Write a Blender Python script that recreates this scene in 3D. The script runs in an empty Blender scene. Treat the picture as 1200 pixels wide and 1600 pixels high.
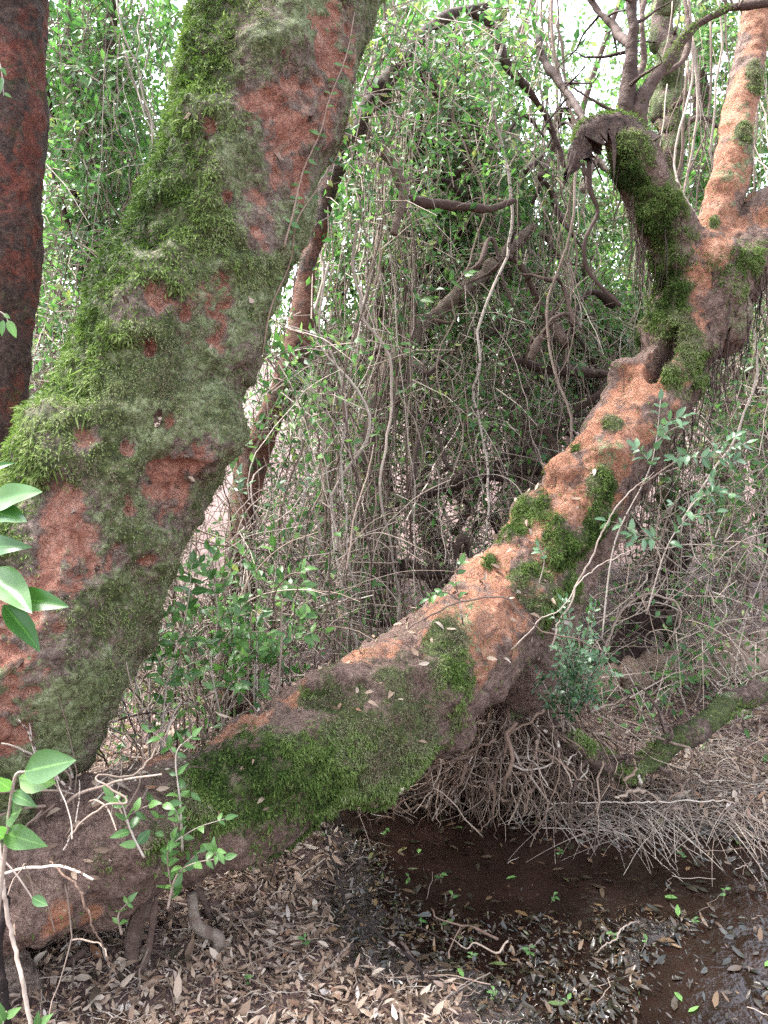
import bpy, math, numpy as np
from mathutils import Vector

# ------------------------------------------------------------------ camera, world, sun, exposure
scene = bpy.context.scene
COL = scene.collection
F_PX, PITCH, CAM_H = 1256.0, math.radians(10.0), 1.6
cam_d = bpy.data.cameras.new("camera")
cam_d.sensor_fit = 'VERTICAL'; cam_d.sensor_height = 24.0
cam_d.lens = 12.0 / (800.0 / F_PX)
cam_d.clip_start = 0.05; cam_d.clip_end = 600.0
cam = bpy.data.objects.new("camera", cam_d); COL.objects.link(cam)
cam.location = (0, 0, CAM_H); cam.rotation_euler = (math.radians(90) - PITCH, 0, 0)
scene.camera = cam

SUN_EL, SUN_AZ = math.radians(60), math.radians(-60)      # azimuth from +Y towards +X
world = bpy.data.worlds.new("World"); scene.world = world; world.use_nodes = True
wn = world.node_tree.nodes; wl = world.node_tree.links
sky = wn.new('ShaderNodeTexSky'); sky.sky_type = 'NISHITA'; sky.sun_disc = False
sky.sun_elevation = SUN_EL; sky.sun_rotation = SUN_AZ
sky.air_density = 1.0; sky.dust_density = 2.5; sky.ozone_density = 1.0
hs = wn.new('ShaderNodeHueSaturation'); hs.inputs['Saturation'].default_value = 0.42
wl.new(sky.outputs[0], hs.inputs['Color'])
wl.new(hs.outputs[0], wn['Background'].inputs['Color'])
wn['Background'].inputs['Strength'].default_value = 0.09

sl = bpy.data.lights.new("sun", 'SUN'); sl.energy = 1.5; sl.angle = math.radians(28); sl.color = (1.0, 0.97, 0.95)
sun = bpy.data.objects.new("sun", sl); COL.objects.link(sun)
sd = Vector((math.sin(SUN_AZ) * math.cos(SUN_EL), math.cos(SUN_AZ) * math.cos(SUN_EL), math.sin(SUN_EL)))
sun.rotation_euler = sd.to_track_quat('Z', 'Y').to_euler()

vs = scene.view_settings
vs.view_transform = 'Standard'; vs.look = 'None'; vs.gamma = 1.0; vs.use_curve_mapping = False
vs.exposure = 3.9
scene.render.engine = 'CYCLES'
cy = scene.cycles
cy.max_bounces = 6; cy.diffuse_bounces = 4; cy.glossy_bounces = 2; cy.transmission_bounces = 4; cy.transparent_max_bounces = 4
cy.sample_clamp_indirect = 6.0; cy.caustics_reflective = False; cy.caustics_refractive = False
cy.use_denoising = False

# ------------------------------------------------------------------ helpers
rng = np.random.default_rng(7)
FWD = np.array([0, math.cos(PITCH), -math.sin(PITCH)]); UP = np.array([0, math.sin(PITCH), math.cos(PITCH)]); RT = np.array([1.0, 0, 0])
EYE = np.array([0, 0, CAM_H])

def P(px, py, d):
    return EYE + d * FWD + RT * ((px - 600) / F_PX * d) + UP * (-(py - 800) / F_PX * d)
def G(px, py, z=0.0):
    r = FWD + RT * ((px - 600) / F_PX) + UP * (-(py - 800) / F_PX)
    return EYE + r * ((z - CAM_H) / r[2])
def proj(V):
    q = V - EYE; d = q @ FWD
    return 600 + F_PX * (q @ RT) / d, 800 - F_PX * (q @ UP) / d, d
def norm(a):
    return a / np.maximum(np.linalg.norm(a, axis=-1, keepdims=True), 1e-9)
def sstep(a, b, x):
    t = np.clip((x - a) / (b - a), 0, 1); return t * t * (3 - 2 * t)

def _hash(ix, iy, iz, seed):
    h = (ix.astype(np.int64) * 374761393 + iy.astype(np.int64) * 668265263 + iz.astype(np.int64) * 2147483647 + seed * 974711) & 0xFFFFFFFF
    h = ((h ^ (h >> 13)) * 1274126177) & 0xFFFFFFFF
    h = ((h ^ (h >> 16)) * 2246822519) & 0xFFFFFFFF
    return ((h ^ (h >> 15)) & 0xFFFFFF) / float(0xFFFFFF)
def vnoise(p, seed=0):
    i = np.floor(p); f = p - i; f = f * f * (3 - 2 * f); i = i.astype(np.int64)
    r = 0
    for a in (0, 1):
        wa = f[:, 0] if a else 1 - f[:, 0]
        for b in (0, 1):
            wb = f[:, 1] if b else 1 - f[:, 1]
            for c in (0, 1):
                wc = f[:, 2] if c else 1 - f[:, 2]
                r = r + wa * wb * wc * _hash(i[:, 0] + a, i[:, 1] + b, i[:, 2] + c, seed)
    return r
def fbm(p, scale, octv=4, seed=0, gain=0.5):
    s = 0; amp = 1; tot = 0; q = np.asarray(p) * scale
    for o in range(octv):
        s = s + amp * vnoise(q + 17.3 * o, seed + o); tot += amp; amp *= gain; q = q * 2.03
    return s / tot

def spline(pts, n):
    pts = np.asarray(pts, float); k = len(pts)
    e = np.vstack([2 * pts[0] - pts[1], pts, 2 * pts[-1] - pts[-2]])
    t = np.linspace(0, k - 1 - 1e-9, n); i = t.astype(int); f = (t - i)[:, None]
    a, b, c, d = e[i], e[i + 1], e[i + 2], e[i + 3]
    return 0.5 * (2 * b + (c - a) * f + (2 * a - 5 * b + 4 * c - d) * f ** 2 + (3 * b - a - 3 * c + d) * f ** 3)

def tubes(paths, rads, k=6, caps=True):
    """paths M,n,3; rads M,n -> verts, quads (end caps are small fans drawn as closing rings of zero radius)."""
    paths = np.asarray(paths, float); rads = np.asarray(rads, float)
    if paths.ndim == 2: paths, rads = paths[None], rads[None]
    M, n, _ = paths.shape
    T = norm(np.gradient(paths, axis=1))
    mean = np.abs(norm(paths[:, -1] - paths[:, 0]))
    ref = np.eye(3)[np.argmin(mean, axis=1)][:, None, :]
    A = norm(np.cross(T, ref)); B = np.cross(T, A)
    if caps:
        paths = np.concatenate([paths[:, :1], paths, paths[:, -1:]], 1)
        z = np.full((M, 1), 1e-4)
        rads = np.concatenate([z, rads, z], 1)
        A = np.concatenate([A[:, :1], A, A[:, -1:]], 1); B = np.concatenate([B[:, :1], B, B[:, -1:]], 1); n += 2
    th = np.arange(k) * 2 * math.pi / k
    V = paths[:, :, None, :] + rads[:, :, None, None] * (np.cos(th)[:, None] * A[:, :, None, :] + np.sin(th)[:, None] * B[:, :, None, :])
    idx = np.arange(M * n * k).reshape(M, n, k)
    a = idx[:, :-1]; b = idx[:, 1:]
    Q = np.stack([a, np.roll(a, -1, 2), np.roll(b, -1, 2), b], -1).reshape(-1, 4)
    return V.reshape(-1, 3), Q

def build(name, V, faces, mat, parent=None, attrs=None, smooth=True, midx=None):
    """One mesh object from numpy arrays; faces is a list of (n,3)/(n,4) index arrays."""
    me = make_mesh(name, V, faces, mat, attrs, smooth, midx)
    o = bpy.data.objects.new(name, me); COL.objects.link(o)
    if parent is not None:
        o.parent = parent
        if parent.type == 'EMPTY': o.matrix_parent_inverse = parent.matrix_basis.inverted()
    return o
def make_mesh(name, V, faces, mat, attrs=None, smooth=True, midx=None):
    if not isinstance(faces, list): faces = [faces]
    faces = [np.asarray(f, np.int32) for f in faces if len(f)]
    me = bpy.data.meshes.new(name)
    V = np.ascontiguousarray(V, np.float32)
    me.vertices.add(len(V)); me.vertices.foreach_set('co', V.ravel())
    loops = np.concatenate([f.ravel() for f in faces]).astype(np.int32)
    tot = np.concatenate([np.full(len(f), f.shape[1], np.int32) for f in faces])
    me.loops.add(len(loops)); me.loops.foreach_set('vertex_index', loops)
    me.polygons.add(len(tot))
    start = np.concatenate([[0], np.cumsum(tot)[:-1]]).astype(np.int32)
    me.polygons.foreach_set('loop_start', start)
    try: me.polygons.foreach_set('loop_total', tot)
    except Exception: pass
    if midx is not None: me.polygons.foreach_set('material_index', np.asarray(midx, np.int32))
    me.polygons.foreach_set('use_smooth', np.full(len(tot), bool(smooth)))
    for m in (mat if isinstance(mat, (list, tuple)) else [mat]): me.materials.append(m)
    for an, av in (attrs or {}).items():
        at = me.attributes.new(an, 'FLOAT', 'POINT'); at.data.foreach_set('value', np.ascontiguousarray(av, np.float32))
    me.update(calc_edges=True)
    return me
def empty(name, loc, label=None, cat=None, group=None):
    o = bpy.data.objects.new(name, None); COL.objects.link(o); o.location = Vector([float(v) for v in loc]); o.empty_display_size = 0.05
    return tag(o, label, cat, group)
def tag(o, label=None, cat=None, group=None, kind=None):
    if label: o['label'] = label
    if cat: o['category'] = cat
    if group: o['group'] = group
    if kind: o['kind'] = kind
    return o

# ---- leaves
def leaf_quads(pos, axis, nrm, L, W, fold=0.18):
    """cheap 2-triangle-each-side diamond leaves (folded along the midrib): 4 verts, 2 tris"""
    axis = norm(axis); side = norm(np.cross(axis, nrm)); up = np.cross(side, axis)
    L = np.asarray(L)[:, None]; W = np.asarray(W)[:, None]
    b = pos; m = pos + axis * L * 0.45
    l = m + side * W * 0.5 + up * W * fold; r = m - side * W * 0.5 + up * W * fold; t = pos + axis * L
    V = np.stack([b, l, t, r], 1).reshape(-1, 3)
    i = np.arange(len(pos))[:, None] * 4
    F = np.concatenate([i + np.array([[0, 2, 1]]), i + np.array([[0, 3, 2]])], 0)
    return V, F
LEAF_T = np.array([0, .3, .68, 1.0]); LEAF_W = np.array([.0, .95, .8, .0])
def leaf_full(pos, axis, nrm, L, W, curl, fold):
    """leaves with a midrib, curled along their length: 8 verts"""
    N = len(pos); axis = norm(axis); side = norm(np.cross(axis, nrm)); up = np.cross(side, axis)
    L = np.asarray(L).reshape(-1, 1); W = np.asarray(W).reshape(-1, 1); curl = np.asarray(curl).reshape(-1, 1); fold = np.asarray(fold).reshape(-1, 1)
    rows = []
    for t, w in zip(LEAF_T, LEAF_W):
        c = pos + axis * (L * t) + up * (curl * L * (t - t * t * 1.9 + 0.0))
        if w == 0: rows.append(c[:, None]); continue
        s = side * (W * 0.5 * w); u = up * (W * 0.5 * w * fold)
        rows.append(np.stack([c + s + u, c, c - s + u], 1))
    V = np.concatenate(rows, 1)                      # N,8,3
    i = np.arange(N)[:, None] * 8
    tri = np.array([[0, 2, 1], [0, 3, 2], [4, 5, 7], [5, 6, 7]]); quad = [[1, 2, 5, 4], [2, 3, 6, 5]]
    T = (i[:, :, None] + tri[None]).reshape(-1, 3); Q = (i[:, :, None] + np.array(quad)[None]).reshape(-1, 4)
    return V.reshape(-1, 3), [T, Q]

# ------------------------------------------------------------------ materials
def mat_new(name):
    m = bpy.data.materials.new(name); m.use_nodes = True
    nt = m.node_tree; b = nt.nodes['Principled BSDF']
    return m, nt, b
def N(nt, t, **kw):
    n = nt.nodes.new(t)
    for k, v in kw.items(): setattr(n, k, v)
    return n
def ramp(nt, fac, stops):
    r = N(nt, 'ShaderNodeValToRGB'); e = r.color_ramp.elements
    while len(e) < len(stops): e.new(0.5)
    for el, (p, c) in zip(e, stops): el.position = p; el.color = (*c, 1)
    nt.links.new(fac, r.inputs[0]); return r.outputs[0]
def noise(nt, scale, detail=4, rough=0.6, dist=0.0, vec=None):
    n = N(nt, 'ShaderNodeTexNoise'); n.inputs['Scale'].default_value = scale; n.inputs['Detail'].default_value = detail
    n.inputs['Roughness'].default_value = rough; n.inputs['Distortion'].default_value = dist
    if vec is None:
        tc = N(nt, 'ShaderNodeTexCoord'); vec = tc.outputs['Object']
    nt.links.new(vec, n.inputs['Vector']); return n.outputs['Fac']
def attr(nt, name):
    a = N(nt, 'ShaderNodeAttribute', attribute_name=name); return a.outputs['Fac']
def mixc(nt, fac, a, b, blend='MIX'):
    m = N(nt, 'ShaderNodeMix', data_type='RGBA', blend_type=blend)
    for s, v in ((0, fac), (6, a), (7, b)):
        if isinstance(v, (int, float)): m.inputs[s].default_value = v
        elif isinstance(v, tuple): m.inputs[s].default_value = (*v, 1)
        else: nt.links.new(v, m.inputs[s])
    return m.outputs[2]
def math_n(nt, op, a, b=None, clamp=False):
    m = N(nt, 'ShaderNodeMath', operation=op, use_clamp=clamp)
    for s, v in ((0, a), (1, b)):
        if v is None: continue
        if isinstance(v, (int, float)): m.inputs[s].default_value = v
        else: nt.links.new(v, m.inputs[s])
    return m.outputs[0]
def bump(nt, h, strength, dist, bsdf):
    b = N(nt, 'ShaderNodeBump'); b.inputs['Strength'].default_value = strength; b.inputs['Distance'].default_value = dist
    nt.links.new(h, b.inputs['Height']); nt.links.new(b.outputs[0], bsdf.inputs['Normal']); return b.outputs[0]

def mat_leaf(name, stops, rough=0.42, trans=0.35, spec=0.4, obj_random=True, trans_gain=(1.05, 1.25, 0.85), midrib=False):
    m, nt, b = mat_new(name)
    r = attr(nt, 'rnd')
    if obj_random:
        oi = N(nt, 'ShaderNodeObjectInfo')
        r = math_n(nt, 'FRACT', math_n(nt, 'ADD', r, oi.outputs['Random']))
    c = ramp(nt, r, stops)
    if midrib: c = mixc(nt, math_n(nt, 'MULTIPLY', ramp(nt, attr(nt, 'mid'), [(.0, (1, 1, 1)), (.12, (0, 0, 0))]), .45), c, tuple(min(1, v * 1.9) for v in stops[-1][1]))
    nz = noise(nt, 45, 3)
    c = mixc(nt, math_n(nt, 'MULTIPLY', ramp(nt, noise(nt, 2.2 if midrib else 70, 6, .7), [(.6, (0, 0, 0)), (.68, (1, 1, 1))]), .55), c, (.16, .13, .05))
    c = mixc(nt, math_n(nt, 'MULTIPLY', nz, 0.35), c, (0.02, 0.035, 0.008), 'MIX')
    nt.links.new(c, b.inputs['Base Color']); b.inputs['Roughness'].default_value = rough
    b.inputs['Specular IOR Level'].default_value = spec
    tr = N(nt, 'ShaderNodeBsdfTranslucent')
    tc = mixc(nt, 1.0, c, trans_gain, 'MULTIPLY')
    nt.links.new(tc, tr.inputs['Color'])
    mx = N(nt, 'ShaderNodeMixShader'); mx.inputs[0].default_value = trans
    nt.links.new(b.outputs[0], mx.inputs[1]); nt.links.new(tr.outputs[0], mx.inputs[2])
    nt.links.new(mx.outputs[0], nt.nodes['Material Output'].inputs['Surface'])
    return m
def mat_simple(name, stops, rough=0.8, spec=0.25, scale=30, bmp=0.4, bdist=0.004, use_attr=True):
    m, nt, b = mat_new(name)
    nz = noise(nt, scale, 5, 0.65)
    if use_attr:
        oi = N(nt, 'ShaderNodeObjectInfo')
        r = math_n(nt, 'ADD', attr(nt, 'rnd'), math_n(nt, 'MULTIPLY', oi.outputs['Random'], 0.6))
        f = math_n(nt, 'FRACT', math_n(nt, 'ADD', math_n(nt, 'MULTIPLY', nz, 0.6), math_n(nt, 'MULTIPLY', r, 0.6)))
    else: f = nz
    nt.links.new(ramp(nt, f, stops), b.inputs['Base Color'])
    b.inputs['Roughness'].default_value = rough; b.inputs['Specular IOR Level'].default_value = spec
    if bmp: bump(nt, nz, bmp, bdist, b)
    return m

def mat_bark(name, base=((.028, .016, .012), (.092, .056, .043), (.21, .145, .12)), orange=((.15, .048, .028), (.39, .165, .09), (.54, .33, .225))):
    m, nt, b = mat_new(name)
    n0 = noise(nt, 6, 5, .65, .6); n1 = noise(nt, 19, 8, 0.75, 1.0); n2 = noise(nt, 60, 7, 0.75, .5); n3 = noise(nt, 210, 4, 0.75)
    vo = N(nt, 'ShaderNodeTexVoronoi'); vo.feature = 'DISTANCE_TO_EDGE'; vo.inputs['Scale'].default_value = 30
    tc = N(nt, 'ShaderNodeTexCoord'); wv = N(nt, 'ShaderNodeVectorMath', operation='ADD'); wn_ = N(nt, 'ShaderNodeTexNoise'); wn_.inputs['Scale'].default_value = 18
    sc = N(nt, 'ShaderNodeVectorMath', operation='SCALE'); sc.inputs['Scale'].default_value = .16
    nt.links.new(tc.outputs['Object'], wn_.inputs['Vector']); nt.links.new(wn_.outputs['Color'], sc.inputs[0]); nt.links.new(tc.outputs['Object'], wv.inputs[0]); nt.links.new(sc.outputs[0], wv.inputs[1]); nt.links.new(wv.outputs[0], vo.inputs['Vector'])
    crack = ramp(nt, vo.outputs['Distance'], [(.0, (1, 1, 1)), (.07, (0, 0, 0))])
    pit = ramp(nt, n2, [(.33, (1, 1, 1)), (.43, (0, 0, 0))])
    cb = ramp(nt, n2, [(.34, base[0]), (.5, base[1]), (.68, base[2])])
    cb = mixc(nt, ramp(nt, n1, [(.5, (0, 0, 0)), (.66, (1, 1, 1))]), cb, ramp(nt, n3, [(.38, base[1]), (.66, tuple(min(1, v * 1.6) for v in base[2]))]))
    co = ramp(nt, n1, [(.34, orange[0]), (.48, orange[1]), (.66, orange[2])])
    co = mixc(nt, math_n(nt, 'MULTIPLY', ramp(nt, n2, [(.5, (0, 0, 0)), (.7, (1, 1, 1))]), .6), co, base[1])
    co = mixc(nt, ramp(nt, n3, [(.58, (0, 0, 0)), (.72, (.7, .7, .7))]), co, tuple(min(1, v * 1.35) for v in orange[2]))
    co = mixc(nt, math_n(nt, 'MULTIPLY', crack, .35), co, orange[0])
    cl = ramp(nt, n2, [(.34, (.07, .075, .032)), (.5, (.16, .185, .08)), (.68, (.32, .35, .21))])
    cm = ramp(nt, n2, [(.34, (.02, .024, .008)), (.5, (.055, .07, .017)), (.68, (.13, .15, .045))])
    def patch(an, sc_, lo=.34, hi=.66):
        br = noise(nt, sc_, 8, 0.75, .8)
        f = math_n(nt, 'ADD', attr(nt, an), math_n(nt, 'MULTIPLY', math_n(nt, 'SUBTRACT', br, .5), 2.4))
        return ramp(nt, f, [(lo, (0, 0, 0)), (hi, (1, 1, 1))])
    c = mixc(nt, patch('orange', 15, .34, .62), cb, co)
    c = mixc(nt, patch('lichen', 42, .42, .66), c, cl)
    c = mixc(nt, patch('moss', 36), c, cm)
    c = mixc(nt, math_n(nt, 'MULTIPLY', pit, .75), c, base[0])
    c = mixc(nt, math_n(nt, 'MULTIPLY', crack, .18), c, base[0])
    nt.links.new(c, b.inputs['Base Color']); b.inputs['Roughness'].default_value = 0.8; b.inputs['Specular IOR Level'].default_value = 0.3
    h = math_n(nt, 'ADD', math_n(nt, 'ADD', math_n(nt, 'MULTIPLY', n2, .9), math_n(nt, 'MULTIPLY', n3, .35)), math_n(nt, 'MULTIPLY', n1, 1.0))
    h = math_n(nt, 'SUBTRACT', h, math_n(nt, 'MULTIPLY', crack, .22))
    bump(nt, h, .9, 0.022, b)
    return m

M_BARK = mat_bark("cinnamon_bark")
M_BARK_RED = mat_bark('red_flecked_bark', base=((.04, .026, .02), (.13, .088, .068), (.26, .195, .16)), orange=((.13, .042, .028), (.31, .125, .08), (.46, .26, .19)))
M_BARK_ORANGE = mat_bark('dusty_orange_bark', base=((.045, .026, .02), (.14, .085, .065), (.26, .175, .142)), orange=((.18, .066, .038), (.36, .155, .085), (.46, .25, .165)))
M_BARK_BROWN = mat_bark('brown_slender_bark', base=((.018, .011, .008), (.055, .034, .026), (.12, .08, .063)), orange=((.07, .026, .017), (.17, .068, .04), (.25, .125, .085)))
M_BARK_DARK = mat_bark("dark_red_bark", base=((.018, .011, .009), (.06, .034, .027), (.13, .085, .066)), orange=((.07, .018, .013), (.17, .045, .03), (.27, .095, .062)))
M_BARK_BG = mat_simple("brown_branch_bark", [(.1, (.012, .007, .006)), (.35, (.034, .02, .016)), (.6, (.068, .042, .033)), (.8, (.115, .08, .063)), (.97, (.19, .155, .125))], rough=.85, scale=34, bmp=1.0, bdist=.02)
M_VINE = mat_simple("dry_vine_bark", [(.05, (.055, .034, .026)), (.4, (.125, .086, .066)), (.7, (.21, .158, .125)), (.98, (.34, .29, .245))], rough=.8, scale=60, bmp=.5)
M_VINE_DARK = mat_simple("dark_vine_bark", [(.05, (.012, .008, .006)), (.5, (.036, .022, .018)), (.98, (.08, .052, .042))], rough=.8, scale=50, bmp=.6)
M_STRAW = mat_simple("dry_straw", [(.05, (.08, .048, .036)), (.4, (.16, .11, .085)), (.75, (.26, .2, .16)), (.98, (.42, .36, .3))], rough=.65, scale=40, bmp=0)
M_ROOT = mat_simple("brown_root", [(.05, (.035, .019, .013)), (.4, (.1, .06, .042)), (.75, (.2, .135, .1)), (.98, (.34, .26, .2))], rough=.8, scale=40, bmp=.8, bdist=.01)
M_MOSS = mat_leaf("moss_fronds", [(0, (.02, .034, .008)), (.25, (.06, .1, .02)), (.5, (.13, .185, .045)), (.7, (.2, .24, .09)), (.85, (.235, .245, .14)), (1, (.14, .098, .07))], rough=.8, trans=.3, spec=.15, obj_random=False)
M_LITTER = mat_leaf("dead_leaf", [(0, (.03, .016, .013)), (.16, (.1, .058, .04)), (.38, (.21, .13, .092)), (.65, (.31, .215, .155)), (.85, (.42, .335, .27)), (.94, (.24, .11, .06)), (1, (.5, .44, .4))], rough=.62, trans=.12, spec=.3, trans_gain=(1.1, 1, .9))
M_LITTER_WET = mat_leaf("wet_dead_leaf", [(0, (.01, .007, .006)), (.45, (.03, .019, .015)), (.72, (.06, .036, .027)), (.9, (.1, .055, .032)), (.97, (.17, .095, .045)), (.99, (.05, .1, .03)), (1, (.18, .13, .09))], rough=.25, trans=.03, spec=.45, trans_gain=(1.1, 1, .9))
M_LEAF_BG = mat_leaf("canopy_leaf", [(0, (.035, .1, .03)), (.35, (.075, .175, .045)), (.7, (.125, .25, .075)), (.93, (.2, .32, .11)), (1, (.28, .27, .09))], rough=.38, trans=.5)
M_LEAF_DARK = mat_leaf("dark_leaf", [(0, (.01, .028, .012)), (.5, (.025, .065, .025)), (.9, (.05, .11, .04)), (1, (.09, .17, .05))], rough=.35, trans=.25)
M_LEAF_FAR = mat_leaf("far_leaf", [(0, (.08, .17, .06)), (.5, (.16, .27, .12)), (1, (.27, .37, .2))], rough=.5, trans=.5, obj_random=False)
M_LEAF_FRESH = mat_leaf("fresh_green_leaf", [(0, (.04, .105, .028)), (.5, (.08, .175, .045)), (1, (.135, .25, .07))], rough=.38, trans=.35, midrib=True)
M_LEAF_BLUE = mat_leaf("blue_green_leaf", [(0, (.045, .1, .045)), (.5, (.09, .175, .085)), (1, (.16, .26, .14))], rough=.34, trans=.28, midrib=True)
M_LEAF_BIG = mat_leaf("glossy_broad_leaf", [(0, (.022, .075, .016)), (.5, (.042, .125, .02)), (1, (.075, .18, .032))], rough=.3, trans=.35, spec=.4, midrib=True)

def mat_ground():
    m, nt, b = mat_new("forest_soil")
    n1 = noise(nt, 3, 6, .7); n2 = noise(nt, 40, 5, .7)
    c = ramp(nt, n2, [(.3, (.024, .012, .01)), (.5, (.075, .041, .034)), (.7, (.15, .09, .076))])
    wet = attr(nt, 'wet')
    c = mixc(nt, wet, c, ramp(nt, n2, [(.3, (.012, .008, .006)), (.7, (.04, .026, .02))]))
    nt.links.new(c, b.inputs['Base Color'])
    r = math_n(nt, 'SUBTRACT', .9, math_n(nt, 'MULTIPLY', wet, .6)); nt.links.new(r, b.inputs['Roughness'])
    bump(nt, n2, .8, .015, b); return m
M_GROUND = mat_ground()
def mat_water():
    m, nt, b = mat_new("murky_water")
    n0 = noise(nt, 5, 3, .5)
    nt.links.new(ramp(nt, n0, [(.3, (.007, .0036, .0026)), (.7, (.02, .0105, .0078))]), b.inputs['Base Color'])
    b.inputs['Roughness'].default_value = .03; b.inputs['IOR'].default_value = 1.4
    n1 = noise(nt, 9, 3, .55, .8); n2 = noise(nt, 45, 3, .6)
    bump(nt, math_n(nt, 'ADD', n1, math_n(nt, 'MULTIPLY', n2, .25)), .5, .012, b); return m
M_WATER = mat_water()

# ------------------------------------------------------------------ ground and stream
def poly_dist(x, y, pts):
    d = np.full(x.shape, 1e9)
    for a, b in zip(pts[:-1], pts[1:]):
        ab = b - a; t = np.clip(((x - a[0]) * ab[0] + (y - a[1]) * ab[1]) / (ab @ ab), 0, 1)
        d = np.minimum(d, np.hypot(x - a[0] - t * ab[0], y - a[1] - t * ab[1]))
    return d
STREAM_A = [G(*p)[:2] for p in ((1500, 1400), (1200, 1385), (1000, 1350), (830, 1325), (700, 1290), (600, 1255), (520, 1228), (450, 1200))]
STREAM_B = [G(*p)[:2] for p in ((1700, 1480), (1250, 1510), (1170, 1570), (1140, 1720), (1180, 2000))]
WET_C = [G(*p)[:2] for p in ((700, 1420), (860, 1490), (960, 1600), (1000, 1800))]
def ground_h(x, y):
    x = np.asarray(x, float); y = np.asarray(y, float)
    p = np.stack([x, y, np.zeros_like(x)], -1).reshape(-1, 3)
    lo = fbm(p, 1.1, 3, 5).reshape(x.shape); hi = fbm(p, 7.0, 3, 9).reshape(x.shape); vhi = fbm(p, 26.0, 2, 3).reshape(x.shape)
    h = 0.085 + 0.10 * (lo - .5) + 0.05 * (hi - .5) + 0.025 * (vhi - .5)
    w = 0.75 + 0.9 * (lo - .2) * .6 + .5 * (hi - .5)
    dA = poly_dist(x, y, STREAM_A) / (0.25 * w); dB = poly_dist(x, y, STREAM_B) / (0.17 * w); dC = poly_dist(x, y, WET_C) / (0.5 * w)
    h = h - 0.20 * np.exp(-dA ** 2) - 0.19 * np.exp(-dB ** 2) - 0.076 * np.exp(-dC ** 2)
    far = np.hypot(x, y - 3)
    h = h + 0.02 * np.maximum(far - 5, 0) * sstep(5, 12, far)
    return h
def axis_coords(lo, hi, step, far):
    a = np.arange(lo, hi + step / 2, step); out = [a]
    s = step; l = []; v = hi
    while v < far: s *= 1.25; v += s; l.append(v)
    out.append(np.array(l)); l = []; v = lo; s = step
    while v > -far: s *= 1.25; v -= s; l.append(v)
    return np.concatenate([np.array(l[::-1]), a, np.array(out[1])])
gx = axis_coords(-2.2, 3.0, .028, 250.0); gy = axis_coords(1.2, 7.0, .03, 250.0)
X, Y = np.meshgrid(gx, gy); Hh = ground_h(X, Y)
nx, ny = len(gx), len(gy)
idx = np.arange(nx * ny).reshape(ny, nx)
Q = np.stack([idx[:-1, :-1], idx[:-1, 1:], idx[1:, 1:], idx[1:, :-1]], -1).reshape(-1, 4)
wet = 1 - sstep(0.012, 0.06, Hh)
FLOOR = build('forest_floor', np.stack([X, Y, Hh], -1).reshape(-1, 3), Q, M_GROUND, attrs={'wet': wet.ravel()})
tag(FLOOR, 'brown forest floor strewn with dead leaves beside the stream', None, None, 'structure')
wx = np.linspace(-3.5, 6, 60); wy = np.linspace(.6, 7, 50); WX, WY = np.meshgrid(wx, wy)
idx = np.arange(60 * 50).reshape(50, 60)
Q = np.stack([idx[:-1, :-1], idx[:-1, 1:], idx[1:, 1:], idx[1:, :-1]], -1).reshape(-1, 4)
STREAM = build('stream', np.stack([WX, WY, np.full_like(WX, 0.012)], -1).reshape(-1, 3), Q, M_WATER)
tag(STREAM, 'shallow dark brown stream running past the root mound', None, None, 'structure')
WATER_Z = 0.012

# ------------------------------------------------------------------ big trunks: union of tubes, remeshed, displaced, split into parts
def px_tube(pts, n=60):
    """pts: (px, py, depth, half width in px) -> path n,3 and radii n"""
    c = np.array([np.append(P(a, b, d), r * d / F_PX) for a, b, d, r in pts])
    s = spline(c, n); return s[:, :3], np.maximum(s[:, 3], .003)
def remesh(tube_list, blobs, voxel, smooth_it):
    Vs, Qs, o = [], [], 0
    for path, rad in tube_list:
        V, Q = tubes(path, rad, 28); Vs.append(V); Qs.append(Q + o); o += len(V)
    th = np.linspace(0, math.pi, 10)
    for c, r in blobs:
        c = np.asarray(c); r = np.asarray(r) if np.ndim(r) else np.array([r] * 3)
        path = c + np.stack([0 * th, 0 * th, -np.cos(th)], -1); V, Q = tubes(path, np.maximum(np.sin(th), 1e-3), 18, caps=False)
        V = c + (V - c) * r; Vs.append(V); Qs.append(Q + o); o += len(V)
    me = make_mesh('tmp', np.concatenate(Vs), np.concatenate(Qs), M_BARK)
    ob = bpy.data.objects.new('tmp', me); COL.objects.link(ob)
    md = ob.modifiers.new('r', 'REMESH'); md.mode = 'VOXEL'; md.voxel_size = voxel
    sm = ob.modifiers.new('s', 'SMOOTH'); sm.iterations = smooth_it; sm.factor = .5
    dg = bpy.context.evaluated_depsgraph_get(); ev = ob.evaluated_get(dg); m2 = ev.to_mesh()
    V = np.empty(len(m2.vertices) * 3, np.float32); m2.vertices.foreach_get('co', V); V = V.reshape(-1, 3).astype(float)
    Nn = np.empty(len(m2.vertices) * 3, np.float32); m2.vertex_normals.foreach_get('vector', Nn); Nn = Nn.reshape(-1, 3).astype(float)
    lt = np.empty(len(m2.polygons), np.int32); m2.polygons.foreach_get('loop_total', lt)
    lv = np.empty(len(m2.loops), np.int32); m2.loops.foreach_get('vertex_index', lv)
    ls = np.empty(len(m2.polygons), np.int32); m2.polygons.foreach_get('loop_start', ls)
    q = ls[lt == 4]; Qf = lv[q[:, None] + np.arange(4)]
    ev.to_mesh_clear(); bpy.data.objects.remove(ob); bpy.data.meshes.remove(me)
    return V, Nn, Qf
def vert_normals(V, Q):
    fn = np.cross(V[Q[:, 2]] - V[Q[:, 0]], V[Q[:, 3]] - V[Q[:, 1]])
    out = np.zeros_like(V)
    for k in range(4): np.add.at(out, Q[:, k], fn)
    return norm(out)
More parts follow.
